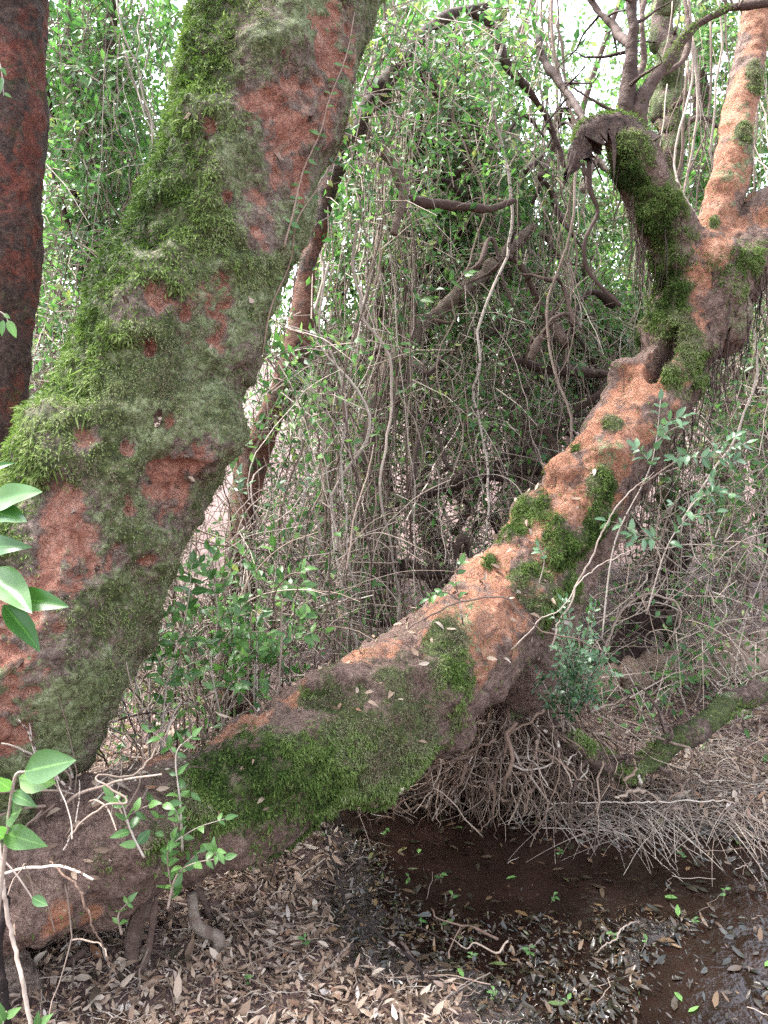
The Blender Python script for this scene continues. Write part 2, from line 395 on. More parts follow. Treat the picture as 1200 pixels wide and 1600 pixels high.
def nearest_tube(V, tube_list):
    best = np.full(len(V), 1e9); who = np.zeros(len(V), int); axp = np.zeros_like(V); rad_ = np.zeros(len(V)); tt = np.zeros(len(V))
    for ti, (path, rad) in enumerate(tube_list):
        for s in range(0, len(V), 20000):
            v = V[s:s + 20000]; D = np.linalg.norm(v[:, None] - path[None], axis=2) - rad[None]
            j = D.argmin(1); dd = D[np.arange(len(v)), j]; up = dd < best[s:s + 20000]
            k = np.where(up)[0] + s
            best[k] = dd[up]; who[k] = ti; axp[k] = path[j[up]]; rad_[k] = rad[j[up]]; tt[k] = j[up] / (len(path) - 1)
    return who, axp, rad_, tt
class Surf:
    def __init__(s, V, Nn):
        s.V = V; s.N = Nn; s.x, s.y, s.d = proj(V); s.front = ((EYE - V) * Nn).sum(1) > 0
    def at(s, px, py):
        """the nearest point of this surface that the line of sight through a pixel meets"""
        q = np.hypot(s.x - px, s.y - py); w = np.where(s.front & (q < 9))[0]
        if len(w) == 0: w = np.argsort(q + ~s.front * 1e3)[:4]
        return s.V[w[np.argmin(s.d[w])]], s.d[w].min()
    def patches(s, lst, seed, warp=.9, scale=14):
        m = np.zeros(len(s.V)); n = fbm(s.V, scale, 4, seed) - .5
        for p in lst:
            c, d = s.at(p[0], p[1]); r = p[2] * d / F_PX; st = p[3] if len(p) > 3 else 1.0
            q = np.linalg.norm((s.V - c) * np.array([1.15, 1.15, .85]), axis=1) / r
            m = np.maximum(m, st * (1 - sstep(.2, 1.5, q + warp * 3.2 * n)))
        return m
def split(V, Q, part_of_vert, names, mat, parent, attrs):
    pf = part_of_vert[Q[:, 0]]; out = []
    for i, nm in enumerate(names):
        f = Q[pf == i]
        if len(f) == 0: continue
        u, inv = np.unique(f, return_inverse=True)
        out.append(build(nm, V[u], inv.reshape(-1, 4), mat, parent, {k: a[u] for k, a in attrs.items()}))
    return out
def fronds(V, Nn, dens, count, tone, lo=.010, hi=.03, wid=.2, down=.8, out=.7, seed=1, hang=None):
    """moss fronds rooted over a surface with the given density"""
    r = np.random.default_rng(seed); p = dens / dens.sum()
    i = r.choice(len(V), count, p=p)
    pos = V[i] + r.normal(0, .004, (count, 3)) - Nn[i] * .002
    ax = Nn[i] * (out * r.uniform(.3, 1.2, (count, 1))) + np.array([0, 0, -1]) * (down * r.uniform(.3, 1.3, (count, 1))) + r.normal(0, .45, (count, 3))
    L = r.uniform(lo, hi, count) * (1 if hang is None else hang[i])
    nrm = Nn[i] + r.normal(0, .5, (count, 3))
    v, f = leaf_quads(pos, ax, nrm, L, np.minimum(L * wid * r.uniform(.7, 1.3, count), .006) + .0015, .1)
    t = np.clip(tone[i] + r.normal(0, .13, count), 0, 1)
    return v, f, np.repeat(t, 4)

# --- the big mossy leaning trunk
A_main = px_tube([(580, -420, 2.68, 132), (540, -300, 2.6, 140), (446, 0, 2.42, 128), (396, 200, 2.33, 124), (330, 400, 2.28, 122), (284, 500, 2.26, 126), (246, 600, 2.24, 129), (208, 700, 2.22, 138),
                  (160, 800, 2.2, 145), (110, 900, 2.18, 150), (50, 1000, 2.15, 162), (-5, 1100, 2.12, 158), (-60, 1200, 2.1, 165), (-120, 1340, 2.08, 170), (-165, 1480, 2.08, 175), (-185, 1620, 2.1, 185)], 120)
Rn = np.random.default_rng(3)
tl = [A_main]
for pts in ([(-80, 1440, 2.02, 60), (30, 1530, 1.98, 22), (90, 1590, 2.0, 14), (150, 1640, 2.02, 8)], [(-40, 1400, 2.2, 80), (120, 1450, 2.25, 38), (190, 1530, 2.2, 24), (205, 1600, 2.15, 18)],
            [(-100, 1380, 2.3, 100), (60, 1400, 2.45, 40), (170, 1450, 2.5, 22), (240, 1500, 2.45, 14)]):
    tl.append(px_tube(pts, 40))
V, Nn, Q = remesh(tl, [(P(330, 300, 2.24), .13), (P(250, 520, 2.15), .15), (P(290, 670, 2.14), .15), (P(130, 720, 2.1), .17), (P(215, 850, 2.12), .13), (P(40, 960, 2.05), .16), (P(470, 60, 2.36), .14), (P(430, 330, 2.25), .1), (P(350, 540, 2.2), .1)], .0084, 6)
who, axp, ra, tt = nearest_tube(V, tl)
V = V + Nn * ((fbm(V, 4.5, 3, 1) - .5) * .09)[:, None]
S = Surf(V, Nn)
org = S.patches([(490, 170, 62), (470, 240, 55), (455, 120, 36), (520, 55, 40), (415, 345, 34), (352, 455, 34), (300, 495, 30), (262, 470, 24), (290, 735, 34), (262, 772, 30), (140, 680, 20), (105, 812, 34), (158, 828, 34), (207, 800, 16),
                 (235, 888, 16), (18, 1060, 62), (5, 990, 52), (120, 860, 24), (185, 872, 20), (5, 1130, 44), (360, 312, 13), (340, 530, 18), (250, 655, 14), (235, 545, 16), (130, 905, 18), (330, 200, 10), (400, 620, 12), (200, 690, 12)], 21)
org = np.maximum(org, S.patches([(500, 130, 85), (475, 215, 85), (545, 60, 55), (10, 1080, 95), (15, 980, 75), (110, 830, 60), (285, 755, 45)], 24, .8, 10))
org = org * (.4 + .6 * sstep(.4, .54, fbm(V, 20, 4, 23)))
bare = S.patches([(480, 200, 120, .9), (440, 330, 70, .8), (350, 470, 60, .7), (280, 760, 70, .8), (110, 830, 90, .9), (40, 900, 60, .7), (20, 1050, 95, .9), (200, 500, 40, .6), (480, 60, 70, .7), (60, 790, 50, .7), (380, 540, 40, .5), (240, 650, 36, .7), (290, 590, 30, .5), (520, 230, 60, .8)], 33, .8, 9)
side = ((V - axp) @ RT) / np.maximum(ra, .01)
n5 = fbm(V, 5, 4, 41); n14 = fbm(V, 16, 3, 43)
moss = np.clip(.9 - .55 * bare - 1.1 * org + (n14 - .5) * 1.0 - .35 * sstep(.35, .9, side), 0, 1)
lich = np.clip(.45 + (n5 - .5) * 1.6 + .35 * sstep(-.3, .4, side) - .8 * org, 0, 1) * .85
V = V + Nn * (moss * .014 * (0.4 + n14) - .02 * org + (fbm(V, 34, 4, 8) - .5) * (.026 - .012 * org) + (fbm(V, 12, 3, 18) - .5) * .055)[:, None]
Nn = vert_normals(V, Q)
T1 = empty('mossy_tree', (A_main[0][-1][0], A_main[0][-1][1], 0.05), 'huge leaning tree trunk thickly covered in green moss with red bark patches', 'tree')
low = sstep(.35, .6, V[:, 2]); moss = moss * low; lich = lich * (.4 + .6 * low); part = np.where(who == 0, 0, who)
split(V, Q, part, ['trunk', 'root', 'root', 'root'], M_BARK_RED, T1, {'moss': moss * .75, 'orange': org, 'lichen': lich})
vis = V[:, 2] > .42
upz = Nn[:, 2]
dens = (np.clip(moss - .04, 0, 1) ** 1.7) * vis * (proj(V)[1] > -160) + 1e-9
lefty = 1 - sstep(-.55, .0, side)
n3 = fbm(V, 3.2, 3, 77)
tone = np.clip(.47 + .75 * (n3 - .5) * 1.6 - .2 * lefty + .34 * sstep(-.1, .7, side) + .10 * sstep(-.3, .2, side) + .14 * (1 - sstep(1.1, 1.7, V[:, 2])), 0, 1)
clump = fbm(V, 38, 2, 79)
V_m = V + Nn * (np.clip(moss, 0, 1) * (clump - .35) * .03)[:, None]
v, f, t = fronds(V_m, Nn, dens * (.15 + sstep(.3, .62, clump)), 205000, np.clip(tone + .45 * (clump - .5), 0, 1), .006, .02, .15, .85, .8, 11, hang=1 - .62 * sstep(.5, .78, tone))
o = build('moss', v, f, M_MOSS, T1, {'rnd': t}, smooth=False); tag(o, 'green and grey moss fronds covering the trunk', kind='stuff')
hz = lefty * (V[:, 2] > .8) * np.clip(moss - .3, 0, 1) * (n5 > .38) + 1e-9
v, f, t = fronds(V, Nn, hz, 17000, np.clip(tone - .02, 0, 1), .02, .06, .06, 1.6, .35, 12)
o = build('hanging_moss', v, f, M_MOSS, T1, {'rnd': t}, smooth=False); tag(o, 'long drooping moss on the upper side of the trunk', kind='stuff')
MAIN_S = Surf(V, Nn)
def unseen_shade_crown(parent, start, box, nl, seed):  # out-of-view limbs and leaves added overhead to shade the foreground
    r = np.random.default_rng(seed); nb = 9
    for k in range(nb):
        e = np.array([r.uniform(box[0], box[1]), r.uniform(box[2], box[3]), r.uniform(box[4], box[5])]); m = (start + e) / 2 + np.array([0, 0, .5])
        v, q = tubes(spline(np.array([start, m, e]), 20), np.linspace(.09, .015, 20), 8); build('limb', v, q, M_BARK_DARK, parent, {'moss': np.zeros(len(v)), 'orange': np.zeros(len(v)), 'lichen': np.zeros(len(v))})
    p = np.stack([r.uniform(box[0], box[1], nl), r.uniform(box[2], box[3], nl), r.uniform(box[4], box[5], nl)], -1); p = p[fbm(p, 1.6, 3, seed) > .4]; n_ = len(p)
    L = r.uniform(.06, .12, n_); v, f = leaf_quads(p, r.normal(0, 1, (n_, 3)), r.normal(0, .5, (n_, 3)) + np.array([0, 0, 1]), L, L * .55, .15)
    build('crown', v, f, M_LEAF_BG, parent, {'rnd': np.repeat(r.random(n_), 4)}, smooth=False)  # unseen leaf layer, added to block sky light from above
unseen_shade_crown(T1, A_main[0][0], (-3.2, 2.4, -2.5, 4.0, 4.9, 6.4), 4500, 71)
# curled bark flakes on the bare patches
flake_me = []
for k in range(6):
    r = np.random.default_rng(60 + k); u = np.linspace(-1, 1, 5); w = np.linspace(0, 1, 6)
    UU, WW = np.meshgrid(u, w); jag = r.uniform(.75, 1.2, UU.shape)
    pv = np.stack([UU * .018 * (1 - .5 * WW) * jag, .028 * WW ** 1.3 * jag, .05 * (WW - .2) + .006 * UU ** 2], -1).reshape(-1, 3)
    pv = np.concatenate([pv, pv + np.array([0, -.003, .001])]); ii = np.arange(30).reshape(6, 5)
    q = np.stack([ii[:-1, :-1], ii[:-1, 1:], ii[1:, 1:], ii[1:, :-1]], -1).reshape(-1, 4)
    flake_me.append(make_mesh('bark_flake', pv, [q, q[:, ::-1] + 30], M_ROOT, {'rnd': np.full(60, r.random())}))
for k, (px, py) in enumerate([(357, 315), (425, 375), (415, 335), (330, 555), (345, 515), (290, 720), (280, 775), (300, 750), (245, 655), (240, 660), (385, 95), (290, 180), (325, 205), (440, 245), (490, 195), (400, 460), (190, 475), (210, 545), (150, 830), (110, 790), (30, 1020), (60, 1000), (150, 890), (230, 880), (440, 300)]):
    p_, _ = MAIN_S.at(px, py); i = np.argmin(((MAIN_S.V - p_) ** 2).sum(1)); n_ = Vector(MAIN_S.N[i])
    o = bpy.data.objects.new('bark_flake', flake_me[k % 6]); COL.objects.link(o); o.parent = T1; o.matrix_parent_inverse = T1.matrix_basis.inverted()
    o.location = Vector(p_) - n_ * .004; e = n_.to_track_quat('Y', 'Z').to_euler(); e.y += float(Rn.normal(0, .5)); o.rotation_euler = e
    s_ = float(Rn.uniform(.3, .62)); o.scale = (s_, s_, s_ * float(Rn.choice([1, -1])))

# --- the orange leaning tree: log, bend, fork
B_log = px_tube([(-190, 1390, 2.06, 118), (0, 1365, 2.02, 112), (120, 1335, 2.06, 108), (250, 1292, 2.15, 98), (400, 1224, 2.3, 93), (500, 1172, 2.4, 96), (600, 1112, 2.5, 100), (690, 1044, 2.65, 96),
                 (772, 952, 2.8, 82), (840, 866, 2.9, 66), (904, 781, 3.0, 58), (960, 705, 3.05, 58), (1014, 626, 3.1, 58), (1052, 546, 3.15, 56), (1080, 470, 3.15, 58), (1095, 400, 3.15, 55), (1100, 380, 3.16, 44)], 130)
B_lobe = px_tube([(985, 700, 3.15, 52), (925, 800, 3.12, 52), (880, 890, 3.06, 52), (848, 970, 3.0, 54), (818, 1050, 2.98, 58), (800, 1130, 3.12, 62), (770, 1230, 3.2, 44)], 50)
B_left = px_tube([(1080, 450, 3.15, 50), (1050, 370, 3.1, 43), (1024, 310, 3.05, 39), (998, 262, 3.02, 37), (975, 224, 3.0, 32), (955, 208, 3.0, 22)], 40)
B_right = px_tube([(1098, 430, 3.15, 48), (1122, 345, 3.2, 30), (1143, 260, 3.2, 26), (1158, 160, 3.25, 23), (1176, 60, 3.3, 22), (1195, -60, 3.3, 22), (1240, -320, 3.4, 24)], 50)
B_stub = px_tube([(1100, 450, 3.2, 58), (1155, 405, 3.22, 60), (1215, 352, 3.25, 58), (1300, 290, 3.3, 50), (1420, 200, 3.4, 44)], 40)
tl = [B_log, B_lobe, B_left, B_right, B_stub]
V, Nn, Q = remesh(tl, [(P(512, 1075, 2.38), (.075, .07, .08)), (P(640, 1075, 2.5), (.17, .15, .15)), (P(700, 1020, 2.6), .12), (P(890, 745, 2.98), (.1, .1, .09)), (P(960, 665, 3.02), .09), (P(900, 790, 2.95), .1), (P(1000, 590, 3.1), .1), (P(690, 1130, 2.62), .12),
                       (P(835, 800, 2.95), .08), (P(940, 755, 3.0), .08), (P(1030, 640, 3.1), .11), (P(1120, 500, 3.2), .13)], .0084, 6)
who, axp, ra, tt = nearest_tube(V, tl)
V = V + Nn * (((fbm(V, 6, 3, 101) - .5) * .12 + (fbm(V, 13, 3, 102) - .5) * .055) * np.clip(ra / .16, .12, 1) ** 1.3)[:, None]
S = Surf(V, Nn)
hc, hd = S.at(1028, 550)                                            # the open hollow in the trunk
ax_h = norm(P(1035, 505, 3.1) - P(1000, 600, 3.1)); q = V - hc; al = q @ ax_h; pe = np.linalg.norm(q - al[:, None] * ax_h, axis=1)
hol = (1 - sstep(.55, 1.0, np.sqrt((al / .16) ** 2 + (pe / .05) ** 2)))
inward = norm(axp - V)
V = V + norm(inward + np.array([.1, .2, -.3])) * (hol * .17)[:, None]
org = S.patches([(780, 870, 90), (740, 940, 70), (830, 820, 70), (900, 690, 60), (930, 660, 60), (880, 740, 60), (890, 790, 50), (990, 610, 50), (1040, 560, 45), (1050, 510, 40), (1060, 470, 30), (1085, 440, 28), (1000, 650, 45), (960, 690, 50), (760, 1000, 60), (700, 960, 50), (1020, 590, 40), (1070, 520, 35),
                 (1110, 330, 45), (1130, 290, 45), (1140, 240, 42), (1150, 190, 42), (1160, 120, 40), (1170, 70, 40), (1180, 20, 40), (1120, 380, 40), (1150, 340, 40), (400, 1118, 40), (350, 1140, 40), (450, 1095, 36), (300, 1165, 34), (560, 1022, 40, .8), (260, 1170, 30),
                 (140, 1440, 26), (100, 1440, 22), (600, 1010, 40, .7), (1190, 340, 30, .8), (930, 720, 70, .9), (850, 860, 70, .9), (800, 900, 90, .9), (760, 960, 80, .9), (950, 650, 60), (1010, 600, 50), (870, 770, 60), (1140, 250, 60), (1165, 130, 60), (1175, 40, 60), (720, 1000, 60, .8), (920, 740, 60, .8)], 121, .75, 11)
mss = S.patches([(830, 790, 42), (800, 820, 34), (760, 870, 14), (640, 1080, 85), (600, 1140, 80), (520, 1080, 50), (510, 1030, 32), (440, 1160, 60), (480, 1180, 60), (540, 1200, 70), (620, 1170, 60), (690, 1060, 60), (400, 1200, 50), (340, 1200, 40), (330, 1250, 40), (690, 1000, 40), (420, 1260, 40), (500, 1240, 50), (380, 1170, 36), (290, 1240, 26),
                 (1040, 460, 40), (1020, 430, 40), (1030, 340, 46), (1010, 300, 44), (990, 260, 42), (1040, 390, 46), (1000, 225, 34), (1055, 570, 26), (1085, 560, 44), (1090, 520, 44), (1020, 500, 30), (960, 650, 18), (895, 700, 12), (850, 900, 44), (880, 850, 50), (900, 900, 44), (870, 950, 40), (830, 910, 36), (940, 760, 34), (860, 810, 26), (1170, 200, 16), (1185, 120, 22), (1110, 345, 12), (1050, 600, 20), (940, 800, 40), (985, 520, 24), (1150, 430, 40, .7), (1190, 400, 40, .7), (150, 1330, 30, .7), (1000, 440, 40)], 131, .8, 10)
n14 = fbm(V, 16, 3, 143); n5 = fbm(V, 5, 3, 141)
mss = np.maximum(mss, .6 * S.patches([(330, 1240, 110), (430, 1210, 120), (540, 1170, 130), (630, 1110, 120), (700, 1040, 70), (250, 1290, 70)], 135, .6, 6))
org = org * (.7 + .3 * sstep(.36, .54, fbm(V, 9, 4, 123)))
mss = mss * (1 - hol) * (.55 + .6 * sstep(.36, .58, fbm(V, 8, 4, 139))); org = np.clip(org * (1 - .75 * mss) * (1 - hol), 0, 1)
moss = np.clip(mss + (n14 - .5) * .5 * (mss > .05), 0, 1)
lich = np.clip((n5 - .58) * 2.2 * (1 - org * .8), 0, 1) + .55 * S.patches([(750, 980, 60), (1155, 300, 40), (1180, 230, 30), (730, 1020, 40), (960, 720, 40), (1165, 160, 18)], 151, .9, 14)
lich = np.clip(lich * (1 - hol), 0, .8)
V = V + Nn * ((fbm(V, 32, 4, 8) - .5) * (.026 - .012 * org) + moss * .012 * (.3 + n14))[:, None]
Nn = vert_normals(V, Q)
T2 = empty('leaning_tree', G(780, 1230), 'leaning tree with orange peeling bark, low mossy bend and forked top', 'tree')
split(V, Q, who, ['trunk', 'root', 'limb', 'limb', 'limb'], M_BARK_ORANGE, T2, {'moss': moss, 'orange': org, 'lichen': lich})
clump = fbm(V, 42, 2, 179)
dens = (np.clip(moss - .12, 0, 1) ** 1.3 + .012 * (Nn[:, 2] > -.2)) * (.1 + sstep(.3, .62, clump)) * (1 - hol) * (V[:, 2] < 4) + 1e-9
n3 = fbm(V, 4, 3, 177)
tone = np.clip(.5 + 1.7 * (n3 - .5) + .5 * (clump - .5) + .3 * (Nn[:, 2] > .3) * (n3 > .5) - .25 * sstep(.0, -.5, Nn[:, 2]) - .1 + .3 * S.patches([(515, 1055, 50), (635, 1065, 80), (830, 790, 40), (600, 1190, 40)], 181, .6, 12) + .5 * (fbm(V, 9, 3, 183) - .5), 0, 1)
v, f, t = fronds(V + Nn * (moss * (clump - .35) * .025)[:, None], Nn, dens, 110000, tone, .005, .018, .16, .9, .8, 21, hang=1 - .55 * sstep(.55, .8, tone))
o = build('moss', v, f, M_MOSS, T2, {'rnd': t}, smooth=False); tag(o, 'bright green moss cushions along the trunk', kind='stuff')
LEAN_S = Surf(V, Nn)
r = np.random.default_rng(6); w = np.where((Nn[:, 2] > .25) & (V[:, 2] < 1.25))[0]; sel = r.choice(w, 420)
Lq = r.uniform(.015, .05, 420); v, f = leaf_full(V[sel] + Nn[sel] * .008, r.normal(0, 1, (420, 3)) * np.array([1, 1, .3]), Nn[sel] + r.normal(0, .35, (420, 3)), Lq, Lq * r.uniform(.25, .45, 420), r.uniform(-.4, .5, 420), r.uniform(-.2, .6, 420))
o = build('caught_leaves', v, f, M_LITTER, T2, {'rnd': np.repeat(r.random(420), 8)}); tag(o, 'dead leaves and bark bits caught on top of the log', kind='stuff')
# hanging moss and rootlets below the shaded side of the upper trunk
r = np.random.default_rng(5)
w = np.where((Nn[:, 2] < -.15) & (V[:, 2] > 1.2) & (V[:, 2] < 2.9) & (who != 3))[0]
sel = r.choice(w, 420); n = 7; Lh = r.uniform(.05, .3, 420)
tq = np.linspace(0, 1, n)
paths = V[sel][:, None] + np.array([0, 0, -1]) * (tq[None, :, None] * Lh[:, None, None]) + np.cumsum(r.normal(0, .006, (420, n, 3)), 1)
vv, qq = tubes(paths, np.linspace(.0028, .0012, n)[None].repeat(420, 0), 3)
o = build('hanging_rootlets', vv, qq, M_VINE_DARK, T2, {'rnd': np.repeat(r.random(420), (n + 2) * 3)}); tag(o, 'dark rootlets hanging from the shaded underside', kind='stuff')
# the broken limb end: a hollow curled shell of dead wood
cpath = spline([P(a, b, 2.98) for a, b in ((1005, 235), (985, 206), (955, 196), (925, 205), (903, 232), (890, 268))], 26)
T = norm(np.gradient(cpath, axis=0)); Bn = norm(np.cross(T, FWD)); Bn = np.where((Bn @ UP)[:, None] < 0, -Bn, Bn)
ang = np.linspace(-1.9, 1.9, 19); radc = np.interp(np.linspace(0, 1, 26), [0, .3, .7, 1], [.06, .048, .04, .016])
shell = []
for thick in (0, -.012):
    rr = (radc + thick)[:, None, None]
    shell.append(cpath[:, None] + rr * (np.cos(ang)[None, :, None] * Bn[:, None] - np.sin(ang)[None, :, None] * FWD))
sv = np.stack(shell)                                                # 2,26,19,3
nzz = fbm(sv.reshape(-1, 3), 30, 3, 9).reshape(2, 26, 19) - .5
sv = sv + Bn[None, :, None] * (nzz * .055)[..., None]
sv[:, -4:] += T[None, -4:, None] * (np.random.default_rng(2).uniform(-.06, .06, (1, 1, 19, 1)))
sv[:, :, [0, -1]] -= Bn[None, :, None] * np.random.default_rng(4).uniform(-.02, .07, (1, 26, 1, 1))
ii = np.arange(26 * 19).reshape(26, 19)
q = np.stack([ii[:-1, :-1], ii[:-1, 1:], ii[1:, 1:], ii[1:, :-1]], -1).reshape(-1, 4); m_ = 26 * 19
rim = lambda e: np.stack([e[:-1], e[1:], e[1:] + m_, e[:-1] + m_], -1)
sh = build('broken_end', sv.reshape(-1, 3), [q, q[:, ::-1] + m_, rim(ii[:, 0]), rim(ii[:, -1]), rim(ii[-1]), rim(ii[0])], M_BARK_DARK, T2,
           {'moss': np.zeros(2 * m_), 'orange': np.zeros(2 * m_), 'lichen': np.full(2 * m_, .2)})
rs = np.random.default_rng(15)
for k in range(6):                                                 # splinters hanging from the torn rim
    j = int(rs.integers(6, 26)); sgn = rs.choice([0, -1]); b_ = sv[0, j, sgn]; ln = rs.uniform(.02, .075)
    w_ = T[j] * rs.uniform(.006, .016); tip = b_ - Bn[j] * ln * .6 + np.array([0, 0, -ln]) + rs.normal(0, .02, 3); th_ = FWD * .004
    pv_ = np.array([b_ - w_, b_ + w_, b_ + w_ * .6 + (tip - b_) * .5 + rs.normal(0, .004, 3), tip, b_ - w_ * .5 + (tip - b_) * .6]); pv_ = np.concatenate([pv_, pv_ + th_])
    build('splinter', pv_, [np.array([[0, 1, 2, 4], [5, 9, 7, 6], [0, 5, 6, 1], [1, 6, 7, 2], [4, 9, 5, 0]]), np.array([[4, 2, 3], [9, 8, 7], [2, 7, 8], [2, 8, 3], [4, 3, 8], [4, 8, 9]])], M_BARK_DARK, sh, {'moss': np.zeros(10), 'orange': np.zeros(10), 'lichen': np.zeros(10)}, smooth=False)
mi_ = ii[2:20, 4:14].ravel(); mv_ = sv[0].reshape(-1, 3)[mi_]; mn_ = norm(mv_ - np.repeat(cpath[2:20], 10, 0))
v, f, t = fronds(mv_, mn_, np.clip(mn_[:, 2], .02, 1) ** 2, 3500, np.full(len(mv_), .4), .005, .016, .16, .6, .8, 25)
build('moss', v, f, M_MOSS, sh, {'rnd': t}, smooth=False)['kind'] = 'stuff'
sh['label'] = 'dark hollow broken limb end curling downward'

# --- dark red trunk at the left edge
C_t = px_tube([(20, -300, 3.0, 68), (8, 0, 3.0, 62), (5, 200, 3.0, 62), (0, 400, 3.0, 58), (-8, 550, 3.0, 54), (-22, 700, 3.0, 52), (-40, 900, 3.0, 56), (-50, 1150, 3.0, 66), (-55, 1290, 3.0, 90)], 80)
V, Nn, Q = remesh([C_t], [], .012, 3)
V = V + Nn * ((fbm(V * np.array([1, 1, .45]), 9, 4, 201) - .5) * .05 + (fbm(V, 30, 3, 202) - .5) * .018)[:, None]
T3 = empty('dark_tree', G(-55, 1270), 'dark red-brown tree trunk cut by the left edge', 'tree')
build('trunk', V, Q, M_BARK_DARK, T3, {'moss': np.clip((fbm(V, 6, 3, 204) - .55) * 2, 0, .4), 'orange': np.clip(.1 + 1.3 * (fbm(V * np.array([1, 1, .6]), 11, 4, 205) - .28), 0, 1), 'lichen': np.clip((fbm(V, 9, 3, 206) - .6) * 2, 0, .5)})

# --- slender orange tree behind the mossy trunk
D_t = px_tube([(368, 1215, 3.3, 40), (370, 1100, 3.3, 30), (374, 960, 3.3, 27), (380, 830, 3.3, 21), (396, 725, 3.3, 21), (425, 640, 3.3, 20), (462, 560, 3.3, 19), (478, 430, 3.3, 17), (503, 325, 3.3, 14), (543, 225, 3.3, 14), (585, 150, 3.32, 15), (640, 80, 3.4, 12), (690, 30, 3.5, 9), (760, 8, 3.6, 6)], 110)
D_b = px_tube([(400, 690, 3.3, 22), (388, 700, 3.3, 20), (378, 760, 3.25, 16), (370, 860, 3.2, 15), (362, 960, 3.2, 14), (352, 1200, 3.2, 18)], 50)
V, Nn, Q = remesh([D_t, D_b], [(P(590, 145, 3.32), .06), (P(408, 690, 3.3), .06)], .011, 3)
who, axp, ra, tt = nearest_tube(V, [D_t, D_b])
V = V + Nn * ((fbm(V * np.array([1, 1, .5]), 12, 4, 301) - .5) * .05)[:, None]
T4 = empty('slender_tree', G(368, 1200), 'slender orange-brown tree snaking up behind the huge mossy trunk', 'tree')
lowf = 1 - sstep(1.9, 2.4, V[:, 2])
split(V, Q, who, ['trunk', 'stem'], M_BARK_BROWN, T4, {'moss': sstep(.45, .7, fbm(V, 6, 3, 302)) * (.5 - .1 * (1 - lowf)), 'orange': np.clip(.12 + .45 * lowf + .8 * (fbm(V, 8, 3, 303) - .5), 0, 1), 'lichen': .25 * fbm(V, 8, 3, 304) * lowf})
def branch_obj(name, pts, mat, parent, seed, n=90, k=12, dispa=.45):
    path, rad = px_tube(pts, n); r = np.random.default_rng(seed)
    path = path + (np.stack([fbm(path, 6, 3, seed + j) for j in range(3)], -1) - .5) * (rad.mean() * 2.6)
    V, Q = tubes(path, rad, k)
    ax = np.repeat(np.concatenate([path[:1], path, path[-1:]]), k, 0); dr = V - ax
    V = ax + dr * (1 + dispa * 2 * (fbm(V, 25, 4, seed) - .5) + dispa * 2 * (fbm(V, 8, 2, seed + 3) - .5))[:, None]
    mo = sstep(.42, .6, fbm(V, 7, 3, seed + 5))
    return build(name, V, Q, mat, parent, {'rnd': np.full(len(V), r.random() * .5), 'moss': mo * .8, 'orange': np.full(len(V), .15), 'lichen': sstep(.45, .6, fbm(V, 9, 3, seed + 6)) * .8})
for i, pts in enumerate([[(735, 15, 3.56, 6), (770, 40, 3.6, 7), (790, 95, 3.6, 7), (830, 150, 3.65, 6), (862, 195, 3.7, 6), (885, 260, 3.7, 4)],
                         [(640, 105, 3.4, 9), (680, 140, 3.5, 8), (700, 185, 3.5, 6)], [(560, 200, 3.35, 13), (600, 240, 3.3, 9), (630, 300, 3.3, 8), (618, 370, 3.3, 5)],
                         [(620, 300, 3.3, 5), (660, 315, 3.4, 7), (710, 318, 3.45, 7), (760, 325, 3.5, 6), (805, 312, 3.6, 4)]]):
    branch_obj('branch', pts, M_BARK_BG, T4, 310 + i)

# ------------------------------------------------------------------ background trees
def crown_mesh(cx, cy, d, rx, ry, rz, nclu, per, L, mat_seed, droop=.6, thin=.42):
    r = np.random.default_rng(mat_seed)
    c = P(cx, cy, d); R = np.array([rx * d / F_PX, rz, ry * d / F_PX])
    p = r.normal(0, .55, (nclu * 3, 3)); p = p[np.linalg.norm(p, axis=1) < 1.15]
    p = c + p * R; p = p[fbm(p, 2.6, 3, mat_seed) > thin + .05][:int(nclu * .55)]
    p = p[p[:, 2] > .15]
    M = len(p)
    # each cluster is a drooping twig with paired leaves
    td = norm(r.normal(0, 1, (M, 3)) + np.array([0, 0, -droop])); tl_ = r.uniform(.18, .42, M)
    t = (np.arange(per) + .5) / per
    pos = p[:, None] + td[:, None] * (tl_[:, None] * t)[:, :, None] + np.array([0, 0, -1]) * (tl_[:, None] * t ** 2 * .25)[:, :, None] + r.normal(0, .012, (M, per, 3))
    sidev = norm(np.cross(td, r.normal(0, 1, (M, 3))))
    sg = np.where(np.arange(per) % 2, 1, -1)[None, :, None]
    ax = sidev[:, None] * sg + td[:, None] * .6 + r.normal(0, .35, (M, per, 3)) + np.array([0, 0, -.25])
    nr = r.normal(0, .6, (M, per, 3)) + np.array([0, -.6, .7])
    Ls = L * r.uniform(.8, 1.7, M * per)
    v, f = leaf_quads(pos.reshape(-1, 3), ax.reshape(-1, 3), nr.reshape(-1, 3), Ls, Ls * r.uniform(.42, .6, M * per), .15)
    rn = np.clip(np.repeat(np.clip(r.normal(.5, .22, M), 0, 1), per) + r.normal(0, .1, M * per), 0, .999)
    tw = np.stack([p - td * .05, p + td * (tl_ * .5)[:, None] + np.array([0, 0, -.06]) * tl_[:, None], p + td * tl_[:, None] + np.array([0, 0, -.25]) * tl_[:, None]], 1)
    vt, qt = tubes(tw, np.tile(np.array([.003, .002, .001]), (M, 1)), 3, caps=False)
    V = np.concatenate([v, vt]); F = [f, qt + len(v)]
    return V, F, np.concatenate([np.repeat(rn, 4), r.random(len(vt))]), np.concatenate([np.zeros(len(f), int), np.ones(len(qt), int)]), p
